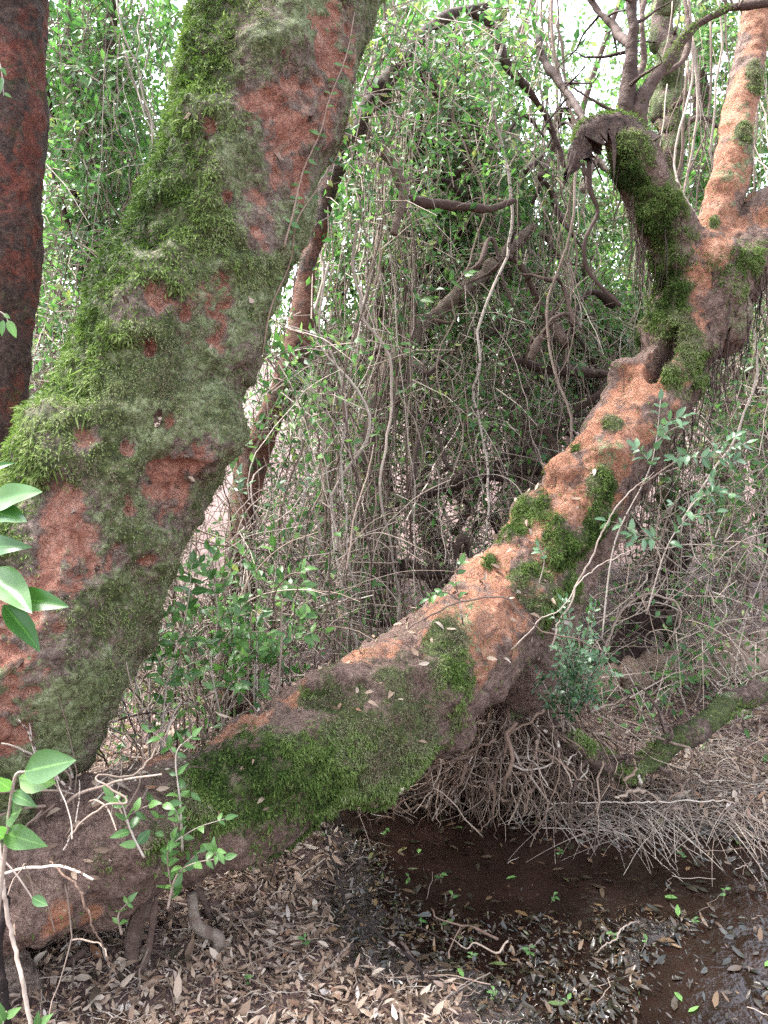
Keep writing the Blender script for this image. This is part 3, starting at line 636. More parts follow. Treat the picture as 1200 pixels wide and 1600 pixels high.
def bg_tree(label, trunk, crown, mat, seed, tr=.04, name='understorey_tree', limbs=5):
    path, rad = px_tube(trunk, 40)
    root = empty(name, (path[0][0], path[0][1], float(ground_h(path[0][0], path[0][1]))), label, 'tree', 'trees of the thicket behind')
    r = np.random.default_rng(seed)
    path = path + (np.stack([fbm(path, 2.5, 3, seed + j) for j in range(3)], -1) - .5) * .12
    V, F, rn, mi, cl = crown_mesh(*crown, mat_seed=seed)
    vt, qt = tubes(path, rad, 9)
    vt = vt + (fbm(vt, 14, 3, seed)[:, None] - .5) * .02
    build('trunk', vt, qt, M_BARK_BG, root, {'rnd': np.full(len(vt), r.random() * .4)})
    ends = cl[r.choice(len(cl), limbs)]
    for e in ends:
        s = path[r.integers(14, 34)]; m = (s + e) / 2 + r.normal(0, .08, 3) + np.array([0, 0, .1])
        lp = spline(np.array([s, m, e]), 16); v2, q2 = tubes(lp, np.linspace(rad.min() * .7, .004, 16), 6)
        build('limb', v2, q2, M_BARK_BG, root, {'rnd': np.full(len(v2), r.random() * .5)})
    build('crown', V, F, [mat, M_VINE], root, {'rnd': rn}, smooth=False, midx=mi)
    return root
# crown: cx, cy, d, rx, ry, depth radius, clusters, leaves per twig, leaf length
BG = [
 ('slim tree with fresh leaves in the gap beside the dark red trunk', [(150, 1060, 4.4, 16), (160, 600, 4.4, 14), (140, 300, 4.4, 12), (180, -100, 4.4, 8)], (165, 190, 4.4, 150, 260, .7, 1500, 12, .04), M_LEAF_BG),
 ('leafy bush tree low in the gap between dark and mossy trunks', [(100, 1000, 4.9, 12), (120, 640, 4.9, 10), (100, 450, 4.9, 7)], (110, 520, 4.9, 120, 170, .6, 420, 11, .04), M_LEAF_BG),
 ('thin tree just right of the mossy trunk top', [(560, 985, 5.0, 16), (575, 600, 5.0, 14), (610, 300, 5, 11), (630, -50, 5.0, 8)], (620, 130, 5.0, 150, 230, .7, 1300, 12, .042), M_LEAF_BG),
 ('leafy tree draped with vines behind the arching branch', [(600, 980, 4.6, 24), (590, 660, 4.6, 20), (610, 560, 4.6, 22), (700, 470, 4.7, 20), (775, 420, 4.8, 12)], (730, 235, 4.7, 170, 190, .7, 1900, 12, .042), M_LEAF_BG),
 ('mid green tree in the centre of the thicket', [(800, 900, 6.0, 26), (820, 650, 6.0, 24), (830, 450, 6, 20), (800, 200, 6.0, 12)], (800, 400, 6.0, 190, 180, .8, 1500, 11, .046), M_LEAF_BG),
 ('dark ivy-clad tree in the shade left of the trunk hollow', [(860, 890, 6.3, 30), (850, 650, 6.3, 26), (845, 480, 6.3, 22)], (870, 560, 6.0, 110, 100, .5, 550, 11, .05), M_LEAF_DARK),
 ('pale tree behind the upper fork of the leaning tree', [(960, 900, 7.5, 24), (990, 500, 7.5, 20), (1010, 100, 7.5, 14)], (990, 350, 7.5, 170, 200, .9, 700, 11, .05), M_LEAF_BG),
 ('leafy tree behind the orange right limb', [(1150, 950, 5.6, 24), (1130, 600, 5.6, 20), (1100, 200, 5.6, 15), (1090, -50, 5.6, 10)], (1120, 200, 5.6, 150, 300, .8, 1700, 12, .042), M_LEAF_BG),
 ('bushy tree at the right edge below the fork', [(1230, 1000, 4.8, 22), (1200, 750, 4.8, 18), (1180, 550, 4.8, 10)], (1170, 600, 4.8, 110, 200, .6, 500, 11, .04), M_LEAF_BG),
 ('sparse tree in front of the bright sky gap', [(720, 880, 8.5, 20), (740, 400, 8.5, 16), (790, -20, 8.5, 10)], (740, 60, 8.5, 200, 160, 1.2, 450, 11, .055), M_LEAF_BG),
 ('loose leafy tree behind the slender orange tree', [(500, 960, 5.4, 15), (520, 620, 5.4, 12), (540, 400, 5.4, 8)], (540, 430, 5.4, 110, 220, .7, 500, 11, .042), M_LEAF_BG),
 ('dim leafy tree low in the middle behind the vine curtain', [(690, 930, 5.2, 18), (660, 700, 5.2, 14), (670, 520, 5.2, 8)], (680, 560, 5.2, 150, 150, .6, 650, 11, .045), M_LEAF_BG),
 ('tall tree with leaves filling the top left gap', [(40, 960, 6.5, 24), (80, 400, 6.5, 18), (120, -80, 6.5, 12)], (140, 120, 6.5, 160, 240, .9, 800, 11, .05), M_LEAF_BG),
 ('leafy tree showing between fork limbs lower down', [(930, 930, 5.8, 18), (940, 600, 5.8, 14), (920, 420, 5.8, 9)], (960, 470, 6.2, 110, 130, .6, 450, 11, .045), M_LEAF_BG),
]
for i, (lab, tr, cr, mt) in enumerate(BG): bg_tree(lab, tr, cr, mt, 400 + 11 * i)

# far wood: one mass nobody could count
r = np.random.default_rng(900); NF = 70000
p = np.stack([r.uniform(-17, 17, NF), r.uniform(12, 24, NF), r.uniform(0, 1, NF) ** 1.25 * 9.5], -1)
hole = np.hypot((proj(p)[0] - 880) / 300, (proj(p)[1] - 60) / 260)      # the canopy is open above the stream
keep = (fbm(p, .75, 3, 91) > .44) & (r.random(NF) < np.where(p[:, 2] > 3.6, .26, .6)) & (r.random(NF) < sstep(.4, 1.3, hole) * .9 + .1)
p = p[keep]; n_ = len(p)
L = r.uniform(.07, .15, n_)
v, f = leaf_quads(p, r.normal(0, 1, (n_, 3)) + np.array([0, 0, -.4]), r.normal(0, .7, (n_, 3)) + np.array([0, -.5, .5]), L, L * .55, .15)
o = build('distant_woodland', v, f, M_LEAF_FAR, None, {'rnd': np.repeat(np.clip(fbm(p, 1.5, 2, 92) + r.normal(0, .15, n_), 0, 1), 4)}, smooth=False)
tag(o, 'pale sunlit wood far behind the thicket', None, None, 'stuff')
# far thin trunks
for i in range(16):
    px = [30, 130, 210, 560, 640, 720, 770, 840, 900, 950, 1000, 1060, 1110, 1180, 1240, 480][i] + r.uniform(-15, 15); y_ = r.uniform(8, 14)
    b = np.array([(px - 600) / F_PX * y_, y_, 0.0]); b[2] = float(ground_h(b[0], b[1])) - .05
    path = spline(np.array([b, b + [r.normal(0, .3), 0, 2.5], b + [r.normal(0, .6), r.normal(0, .3), 5], b + [r.normal(0, .9), 0, 8.5]]), 30)
    v, q = tubes(path, np.linspace(r.uniform(.05, .1), .025, 30), 7)
    o = empty('distant_tree', b, 'thin bare tree trunk standing far back in the pale wood', 'tree', 'thin far trunks')
    build('trunk', v, q, M_BARK_BG, o, {'rnd': np.full(len(v), r.random() * .6)})

# ------------------------------------------------------------------ branches and fallen wood as things
def knots(r, shape, k, n):
    """smooth random wander: k random knots per strand resampled to n points"""
    kn = r.normal(0, 1, shape + (k, 3)); t = np.linspace(0, k - 1 - 1e-6, n); i = t.astype(int); f = (t - i); f = (f * f * (3 - 2 * f))[:, None]
    return kn[..., i, :] * (1 - f) + kn[..., i + 1, :] * f
def branch_thing(name, label, cat, pts, mat, seed, subs=(), k=12, n=90, group=None, moss=0, forks=5):
    path, rad = px_tube(pts, n)
    root = empty(name, path[0], label, cat, group)
    main = branch_obj('stem', pts, mat, root, seed, n, k)
    for i, s in enumerate(subs): branch_obj('twig', s, mat, main, seed + 7 + i, 50, 8)
    rt = np.random.default_rng(seed + 90)
    for i in range(forks):                                          # side twigs
        j = int(rt.integers(n // 6, n - 4)); tg = norm(path[min(j + 1, n - 1)] - path[j - 1]); dv = norm(norm(np.cross(tg, rt.normal(0, 1, 3))) + tg * rt.uniform(-.2, .8)); ln = rt.uniform(.08, .32)
        tp = path[j] + dv * (np.linspace(0, 1, 14) * ln)[:, None] + knots(rt, (), 5, 14) * .022 * np.linspace(0, 1, 14)[:, None]
        v_, q_ = tubes(tp, np.linspace(rad[j] * .38, .0009, 14), 5); build('twig', v_, q_, mat, main, {'rnd': np.full(len(v_), rt.random() * .5)})
    if moss:
        V, Q = tubes(path, rad, 12); Nv = norm(V - np.repeat(np.concatenate([path[:1], path, path[-1:]]), 12, 0))
        dn = np.clip(Nv[:, 2] + .35, 0, 1) * sstep(.42, .56, fbm(V, 9, 3, seed)) + 1e-9
        v, f, t = fronds(V, Nv, dn, moss, np.clip(fbm(V, 5, 2, seed) * 1.0, 0, .9), .006, .016, .3, .5, .9, seed)
        o = build('moss', v, f, M_MOSS, root, {'rnd': t}, smooth=False); o['kind'] = 'stuff'
    return root
branch_thing('fallen_branch', 'mossy fallen branch slanting up from the right bank', 'branch', [(975, 1222, 2.86, 13), (1020, 1180, 2.9, 15), (1080, 1142, 2.95, 16), (1140, 1112, 3.02, 16), (1210, 1072, 3.1, 17), (1330, 1010, 3.25, 16)], M_BARK, 501, [[(1040, 1170, 2.97, 9), (1000, 1195, 2.95, 7), (960, 1210, 2.92, 5)]], moss=2600)
branch_thing('fallen_branch', 'short mossy branch lying on the root mound', 'branch', [(890, 1150, 2.8, 11), (930, 1180, 2.82, 15), (970, 1205, 2.86, 17), (1005, 1222, 2.9, 12)], M_BARK, 512, moss=3000)
branch_thing('dark_branch', 'dark thick branch rising behind the right undergrowth', 'branch', [(945, 1085, 4.0, 30), (980, 1010, 4.05, 28), (1020, 940, 4.1, 24), (1060, 860, 4.2, 20), (1080, 780, 4.3, 15)], M_BARK_BG, 523, [[(1030, 960, 4.1, 14), (1090, 950, 4.1, 14), (1140, 915, 4.1, 13), (1210, 880, 4.1, 12)]])
branch_thing('fallen_log', 'reddish fallen log lying behind the right bank', 'log', [(920, 1075, 3.9, 26), (1010, 1062, 3.95, 30), (1090, 1050, 4.0, 30), (1200, 1020, 4.1, 28), (1300, 1000, 4.2, 26)], M_ROOT, 534)
branch_thing('dead_branch', 'dark dead branch lying across the middle of the thicket', 'branch', [(600, 790, 4.3, 6), (670, 770, 4.3, 9), (730, 750, 4.3, 12), (800, 745, 4.35, 11), (870, 725, 4.4, 10)], M_VINE_DARK, 545, [[(740, 748, 4.3, 7), (790, 715, 4.3, 7), (840, 690, 4.3, 6)]])
branch_thing('dead_branch', 'dark low branch near the pale clearing floor', 'branch', [(600, 875, 4.6, 9), (660, 890, 4.6, 12), (720, 905, 4.6, 10), (770, 920, 4.6, 6)], M_VINE_DARK, 556)
branch_thing('dead_branch', 'dark bent branch left of the hollow in the leaning trunk', 'branch', [(780, 560, 4.2, 4), (850, 575, 4.2, 7), (920, 582, 4.1, 7), (985, 590, 3.9, 5)], M_VINE_DARK, 567, [[(850, 575, 4.2, 4), (800, 640, 4.2, 4), (760, 680, 4.3, 3)], [(960, 600, 4.0, 5), (900, 640, 4.1, 5), (850, 690, 4.2, 4)]])
branch_thing('leaning_sapling', 'grey-brown leaning stem in the middle of the vine thicket', 'stem', [(560, 720, 3.9, 13), (600, 605, 3.9, 15), (650, 522, 3.95, 13), (720, 457, 4.0, 12), (778, 412, 4.05, 9), (830, 350, 4.1, 6)], M_BARK_BG, 571)
branch_thing('overhead_branch', 'grey bare branch rising from the broken limb end', 'branch', [(975, 225, 3.0, 13), (980, 160, 3.0, 10), (984, 90, 3.0, 9), (988, 0, 3.0, 8), (992, -150, 3.0, 6)], M_BARK_BG, 578, [[(980, 140, 3.0, 6), (1004, 100, 3.05, 5), (1000, 40, 3.05, 5), (1010, -60, 3.1, 4)]])
branch_thing('overhead_branch', 'long curved branch crossing to the top right corner', 'branch', [(990, 215, 3.0, 15), (1005, 150, 3.02, 12), (1040, 100, 3.04, 8), (1080, 50, 3.05, 7), (1130, 18, 3.05, 6), (1220, 8, 3.05, 6), (1330, 30, 3.1, 5)], M_BARK_BG, 589, [[(1020, 120, 3.05, 5), (1070, 90, 3.1, 5), (1075, 40, 3.15, 4), (1060, -40, 3.2, 3)]], moss=1200)
branch_thing('overhead_branch', 'thin dark branch dropping from the sky gap to the broken limb', 'branch', [(905, -30, 3.3, 6), (935, 20, 3.25, 6), (960, 45, 3.2, 7), (985, 75, 3.1, 5)], M_VINE_DARK, 590)
branch_thing('overhead_branch', 'thin dark twig slanting down to the curled limb end', 'branch', [(840, 60, 3.4, 5), (860, 110, 3.3, 6), (895, 150, 3.2, 6), (915, 200, 3.05, 5)], M_VINE_DARK, 591)
branch_thing('mossy_sapling', 'vertical mossy stem behind the fork at the top', 'tree', [(1045, 1000, 4.2, 14), (1050, 500, 4.2, 15), (1040, 250, 4.2, 18), (1042, 100, 4.2, 20), (1030, -150, 4.2, 16)], M_BARK, 592, moss=4000)
branch_thing('hanging_liana', 'dark kinked liana hanging from the broken limb end', 'vine', [(922, 215, 3.0, 4), (920, 290, 3.02, 3.5), (932, 330, 3.05, 3.2), (915, 375, 3.05, 3.2), (922, 425, 3.1, 3), (970, 478, 3.15, 2)], M_VINE_DARK, 593)

# ------------------------------------------------------------------ hanging vines
def vine_paths(xs, d0, d1, top, bot, M, seed, sway=.085, n=34, lean=.0):
    r = np.random.default_rng(seed); t = np.linspace(0, 1, n); nb = max(3, M // 5)
    bx = r.uniform(xs[0], xs[1], nb); bd = r.uniform(d0, d1, nb); bi = r.integers(0, nb, M); loose = r.random(M) < .35
    px = np.where(loose, r.uniform(xs[0], xs[1], M), bx[bi] + r.normal(0, 9, M)); d = np.where(loose, r.uniform(d0, d1, M), bd[bi] + r.normal(0, .04, M))
    pt = np.array([P(a, r.uniform(*top), b) for a, b in zip(px, d)]); pb = np.array([P(a + r.normal(0, 55) + lean, r.uniform(*bot), b + r.normal(0, .1)) for a, b in zip(px, d)])
    path = pt[:, None] * (1 - t)[None, :, None] + pb[:, None] * t[None, :, None]
    wob = knots(r, (nb,), 4, n)[bi] * sway * .8 + knots(r, (M,), 6, n) * sway * .4 + knots(r, (M,), 15, n) * sway * .13 + r.normal(0, .0022, (M, n, 3))
    wob[:, :, 2] *= .25
    return path + wob * np.minimum(1, t * 6)[None, :, None]
curtains = [
 ('thin brown vine in the curtain below the arching branch', (565, 650), 3.4, 4.2, (-60, 120), (700, 1080), 20, M_VINE),
 ('thin vine in the tangled curtain left of the leaning tree', (690, 870), 3.5, 4.6, (-60, 150), (520, 860), 30, M_VINE),
 ('thin vine dangling behind the fork and right limb', (1050, 1200), 3.5, 4.6, (-80, 100), (700, 1000), 26, M_VINE),
 ('pale stem rising between the mossy trunk and the slender tree', (430, 560), 3.0, 3.8, (250, 560), (980, 1130), 24, M_VINE),
 ('slim upright stem in the gap at the left edge', (70, 230), 3.4, 4.4, (-60, 200), (560, 800), 18, M_VINE),
 ('dark vine hanging in the centre of the thicket', (640, 860), 4.4, 5.4, (-60, 300), (640, 920), 12, M_VINE_DARK),
]
for ci, (lab, xs, d0, d1, top, bot, M, mt) in enumerate(curtains):
    pth = vine_paths(xs, d0, d1, top, bot, M, 700 + ci); r = np.random.default_rng(720 + ci)
    thick = .0016 + .0065 * r.random(M) ** 2.2; mx = proj(pth[:, 17])[0]; own = {}
    rest = lab.split(' ', 1)[1]
    for nm, idx_ in (('thickest', np.argsort(-thick)), ('leftmost', np.argsort(mx)), ('rightmost', np.argsort(-mx)), ('longest', np.argsort(pth[:, -1, 2]))):
        own.setdefault(next(int(q_) for q_ in idx_ if int(q_) not in own), nm)
    for k in range(M):
        v, q = tubes(pth[k], thick[k] * np.linspace(1.0, .7, 34), 5)
        o = build('hanging_vine', v, q, mt, None, {'rnd': np.full(len(v), r.random())})
        if k in own: tag(o, own[k] + ' ' + rest, 'vine', rest + ' set')
        else: tag(o, lab, 'vine', rest + ' set')
r = np.random.default_rng(735)
for k in range(42):
    a, b, d = r.uniform(470, 1000), r.uniform(260, 900), r.uniform(3.7, 4.9); w = r.uniform(70, 190) * r.choice([-1, 1]); sl_ = r.normal(0, 70)
    pts = [(a + w * u, b + sl_ * u - r.uniform(20, 90) * (1 - (2 * u - 1) ** 2) + r.normal(0, 10), d + r.normal(0, .05), np.interp(u, [0, 1], [r.uniform(3, 9), 1.2])) for u in np.linspace(0, 1, 5)]
    branch_thing('arching_branch', 'thin bare branch arching across the central thicket', 'branch', pts, M_BARK_BG if k % 2 else M_VINE_DARK, 1300 + 10 * k, k=7, n=40, group='bare arching branches in the thicket', forks=4)
for k in range(46):
    a, d = r.uniform(225, 430), r.uniform(2.45, 3.1); b0 = 800 + F_PX * (1.56 / d - .1736) / .985; tp = r.uniform(760, 980); lx = r.normal(25, 40)
    pts = [(a, b0, d), (a + lx * .3 + r.normal(0, 12), b0 * .66 + tp * .34, d), (a + lx * .7 + r.normal(0, 14), b0 * .3 + tp * .7, d), (a + lx + r.normal(0, 10), tp, d + r.normal(0, .05))]
    pth = spline(np.array([P(*q) for q in pts]), 26) + r.normal(0, .0015, (26, 3)); v, q = tubes(pth, (.0018 + .005 * r.random() ** 2) * np.linspace(1, .5, 26), 5)
    o = build('upright_stem', v, q, M_VINE if k % 3 else M_ROOT, None, {'rnd': np.full(len(v), r.random())}); tag(o, 'slim bare stem standing between the mossy trunk foot and the log', 'stem', 'upright stems behind the log')
# uncountable finer strands behind them
Vs, Qs, Rs, off = [], [], [], 0
for ci, (xs, d0, d1, top, bot, M, sw) in enumerate([((60, 240), 3.6, 5.5, (-80, 400), (500, 950), 35, .08), ((430, 680), 3.6, 6, (250, 600), (650, 1000), 70, .09), ((660, 900), 3.6, 6.5, (200, 500), (600, 900), 80, .08), ((900, 1050), 4, 6.5, (150, 500), (600, 1000), 30, .1), ((1040, 1230), 3.5, 6, (100, 600), (650, 1050), 60, .09), ((560, 640), 3.4, 4, (100, 400), (800, 1050), 30, .04)]):
    pth = vine_paths(xs, d0, d1, top, bot, M, 740 + ci, sw, 26); r = np.random.default_rng(760 + ci)
    v, q = tubes(pth, r.uniform(.0015, .0045, (M, 1)) * np.linspace(1, .6, 26)[None], 3, caps=False)
    Vs.append(v); Qs.append(q + off); off += len(v); Rs.append(np.repeat(r.random(M), 26 * 3))
o = build('vine_tangle', np.concatenate(Vs), np.concatenate(Qs), M_VINE, None, {'rnd': np.concatenate(Rs)}); tag(o, 'fine hair-like vine strands filling the thicket', None, None, 'stuff')
# brush: curled and crossing thin stems in the lower thicket
Vs, Qs, Rs, off = [], [], [], 0
for ci, (cx, cy, d, rx, ry, rz, M, up_, ln) in enumerate([(560, 780, 4.6, 170, 190, .8, 380, .3, .7), (760, 700, 4.6, 140, 140, .7, 280, -.1, .7), (1080, 930, 3.9, 140, 150, .5, 480, .1, .55), (330, 1030, 2.9, 90, 130, .3, 170, 1.6, .5), (430, 950, 3.2, 120, 130, .4, 170, 1.5, .6), (700, 830, 5.0, 150, 70, .7, 220, 0, .7), (900, 680, 4.8, 150, 160, .8, 200, 0, .6), (90, 620, 4.5, 100, 200, .7, 160, .8, .7), (1130, 650, 4.6, 90, 160, .7, 140, .6, .6), (210, 1130, 2.5, 70, 90, .2, 70, 1.5, .35), (140, 1230, 1.95, 110, 40, .08, 34, .1, .3), (60, 1420, 1.8, 70, 120, .08, 8, .8, .35)]):
    r = np.random.default_rng(780 + ci); n = 12
    c = P(cx, cy, d) + r.normal(0, .55, (M, 3)) * np.array([rx * d / F_PX, rz, ry * d / F_PX])
    dr = norm(r.normal(0, 1, (M, 3)) + np.array([0, 0, 1.0]) * up_ * 1.5); st = r.uniform(.5, 1.2, M)[:, None] * ln / n
    path = [c]; bend = r.normal(0, .16, (M, 3))
    for s in range(n - 1):
        dr = norm(dr + bend + r.normal(0, .12, (M, 3))); path.append(path[-1] + dr * st)
    path = np.stack(path, 1); path[:, :, 2] = np.maximum(path[:, :, 2], .03)
    v, q = tubes(path, r.uniform(.0015, .0048, (M, 1)) * np.linspace(1, .5, n)[None], 3, caps=False)
    Vs.append(v); Qs.append(q + off); off += len(v); Rs.append(np.repeat(r.random(M), n * 3))
o = build('dry_brush', np.concatenate(Vs), np.concatenate(Qs), M_VINE, None, {'rnd': np.concatenate(Rs)}); tag(o, 'tangled dry brush of thin bare stems in the lower thicket', None, None, 'stuff')

# small leaves scattered on the thin stems through the thicket
Vs, Fs, Rs, off = [], [], [], 0
for ci, (cx, cy, d, rx, ry, rz, nclu) in enumerate([(560, 700, 4.3, 150, 260, .8, 560), (700, 300, 4.0, 150, 250, .5, 640), (780, 600, 4.3, 130, 250, .6, 520), (1120, 700, 4.0, 120, 300, .5, 600), (420, 900, 3.1, 110, 130, .3, 130), (110, 420, 3.9, 90, 330, .5, 360), (950, 420, 4.8, 120, 150, .6, 200), (1000, 1000, 3.7, 180, 120, .4, 220), (560, 450, 3.7, 90, 280, .4, 200), (640, 960, 4.4, 200, 60, .6, 120), (640, 80, 3.2, 110, 110, .2, 150), (560, 240, 3.15, 60, 140, .1, 90), (440, 620, 3.1, 70, 200, .12, 130), (480, 650, 5.5, 120, 250, .8, 320), (640, 860, 6.0, 220, 70, 1.0, 300), (450, 830, 4.4, 100, 150, .5, 220), (250, 1050, 3.2, 90, 90, .3, 120), (900, 800, 5.5, 200, 120, .8, 260), (760, 130, 3.5, 110, 130, .3, 110), (350, 1000, 2.75, 110, 110, .2, 110)]):
    v, f, rn, mi, _ = crown_mesh(cx, cy, d, rx, ry, rz, nclu, 7, .03, 1100 + ci, .2, .35)
    Vs.append(v); Fs.append((f, mi)); Rs.append(rn)
off = 0; T3_, Q4_, mi_ = [], [], []
for v, (f, mi) in zip(Vs, Fs): T3_.append(f[0] + off); Q4_.append(f[1] + off); off += len(v)
T3_ = np.concatenate(T3_); Q4_ = np.concatenate(Q4_)
o = build('undergrowth', np.concatenate(Vs), [T3_, Q4_], [M_LEAF_BG, M_VINE], None, {'rnd': np.concatenate(Rs)}, smooth=False, midx=np.concatenate([np.zeros(len(T3_), int), np.ones(len(Q4_), int)])); tag(o, 'small green leaves scattered on thin stems all through the thicket', None, None, 'stuff')

# ------------------------------------------------------------------ leafy saplings: every leaf a part
def leaf_grid(r, ratio, ns=9, na=5):
    """one leaf as a curved blade: stations along, verts across, wavy margin"""
    t = np.linspace(0, 1, ns); u = np.linspace(-1, 1, na); w = np.sin(np.pi * t ** .85) ** .85 * (1 - .25 * t); w[0] = .03; w[-1] = .01
    cu, fo, wave, sway = r.uniform(-.12, .3), r.uniform(.1, .35), r.uniform(.02, .06), r.normal(0, .08)
    X_ = u[None] * w[:, None] * ratio * .5 * .9 + sway * (t * (1 - t))[:, None]; Y_ = np.repeat(t[:, None], na, 1)
    Z_ = (cu * (t - 1.8 * t * t))[:, None] + np.abs(u)[None] * w[:, None] * ratio * .5 * fo + wave * np.sin(9 * t + 2 * r.random())[:, None] * u[None] * w[:, None] * .5
    ii = np.arange(ns * na).reshape(ns, na); q = np.stack([ii[:-1, :-1], ii[:-1, 1:], ii[1:, 1:], ii[1:, :-1]], -1).reshape(-1, 4)
    return np.stack([X_, Y_, Z_], -1).reshape(-1, 3), q, np.abs(np.repeat(u[None], ns, 0)).ravel()
def leaf_set(mat, n, seed, L=.04, ratio=.5, ns=7, na=3):
    out = []; r = np.random.default_rng(seed)
    for k in range(n):
        v, q, mid = leaf_grid(r, ratio * r.uniform(.85, 1.15), ns, na)
        out.append(make_mesh('leaf', v, q, mat, {'rnd': np.full(len(v), r.random()), 'mid': mid}))
    return out
LEAVES = {'fresh': leaf_set(M_LEAF_FRESH, 8, 1, ratio=.58), 'blue': leaf_set(M_LEAF_BLUE, 8, 2, ratio=.58), 'big': leaf_set(M_LEAF_BIG, 6, 3, ratio=.42, ns=14, na=7), 'dark': leaf_set(M_LEAF_DARK, 4, 4)}
def put_leaf(parent, kind, pos, axis, nrm, L, r):
    axis = norm(np.asarray(axis)); side = norm(np.cross(axis, nrm)); up = np.cross(side, axis)
    from mathutils import Matrix
    s = float(L); m = Matrix(((side[0] * s, axis[0] * s, up[0] * s, pos[0]), (side[1] * s, axis[1] * s, up[1] * s, pos[1]), (side[2] * s, axis[2] * s, up[2] * s, pos[2]), (0, 0, 0, 1)))
    o = bpy.data.objects.new('leaf', LEAVES[kind][int(r.integers(len(LEAVES[kind])))]); COL.objects.link(o)
    o.parent = parent; o.matrix_parent_inverse = parent.matrix_basis.inverted(); o.matrix_basis = m
def sapling(name, label, stems, kind, L, seed, pairs=8, start=.35, rad=.003, cat='sapling', group=None, mat=None, twigs=0, twl=.12):
    """stems: list of px paths (px,py,d)"""
    r = np.random.default_rng(seed); root = None
    for st in stems:
        path = spline(np.array([P(*p) for p in st]), 24)
        if root is None: root = empty(name, path[0], label, cat, group)
        v, q = tubes(path, np.linspace(rad, rad * .35, 24), 6)
        so = build('stem', v, q, mat or M_VINE, root, {'rnd': np.full(len(v), r.random())})
        runs = [(path, start, pairs, so)]
        for k in range(twigs):
            i = int(r.integers(int(24 * start), 22)); dv = norm(r.normal(0, 1, 3) * np.array([1, .7, .5]) + norm(path[-1] - path[0]) * .6); ln = twl * r.uniform(.6, 1.2)
            tp = spline(np.array([path[i], path[i] + dv * ln * .5 + [0, 0, .01], path[i] + dv * ln]), 10)
            v, q = tubes(tp, np.linspace(rad * .5, rad * .25, 10), 4); two = build('twig', v, q, mat or M_VINE, root, {'rnd': np.full(len(v), r.random())})
            runs.append((tp, .3, max(2, pairs // 2), two))
        for (pp, s0, np_, own) in runs:
            for t in np.linspace(s0, 1, np_):
                i = min(len(pp) - 2, int(t * (len(pp) - 1))); tg = norm(pp[i + 1] - pp[i]); sd = norm(np.cross(tg, r.normal(0, 1, 3)))
                for s in (1, -1):
                    if r.random() < .12: continue
                    ax = sd * s + tg * r.uniform(.3, .9) + r.normal(0, .15, 3)
                    put_leaf(own, kind, pp[i], ax, np.array([0, -.5, .75]) + r.normal(0, .3, 3), L * r.uniform(.6, 1.2) * (1 - .25 * t), r)
            put_leaf(own, kind, pp[-1], norm(pp[-1] - pp[-2]), np.array([0, -.6, .6]) + r.normal(0, .2, 3), L * .8, r)
    return root
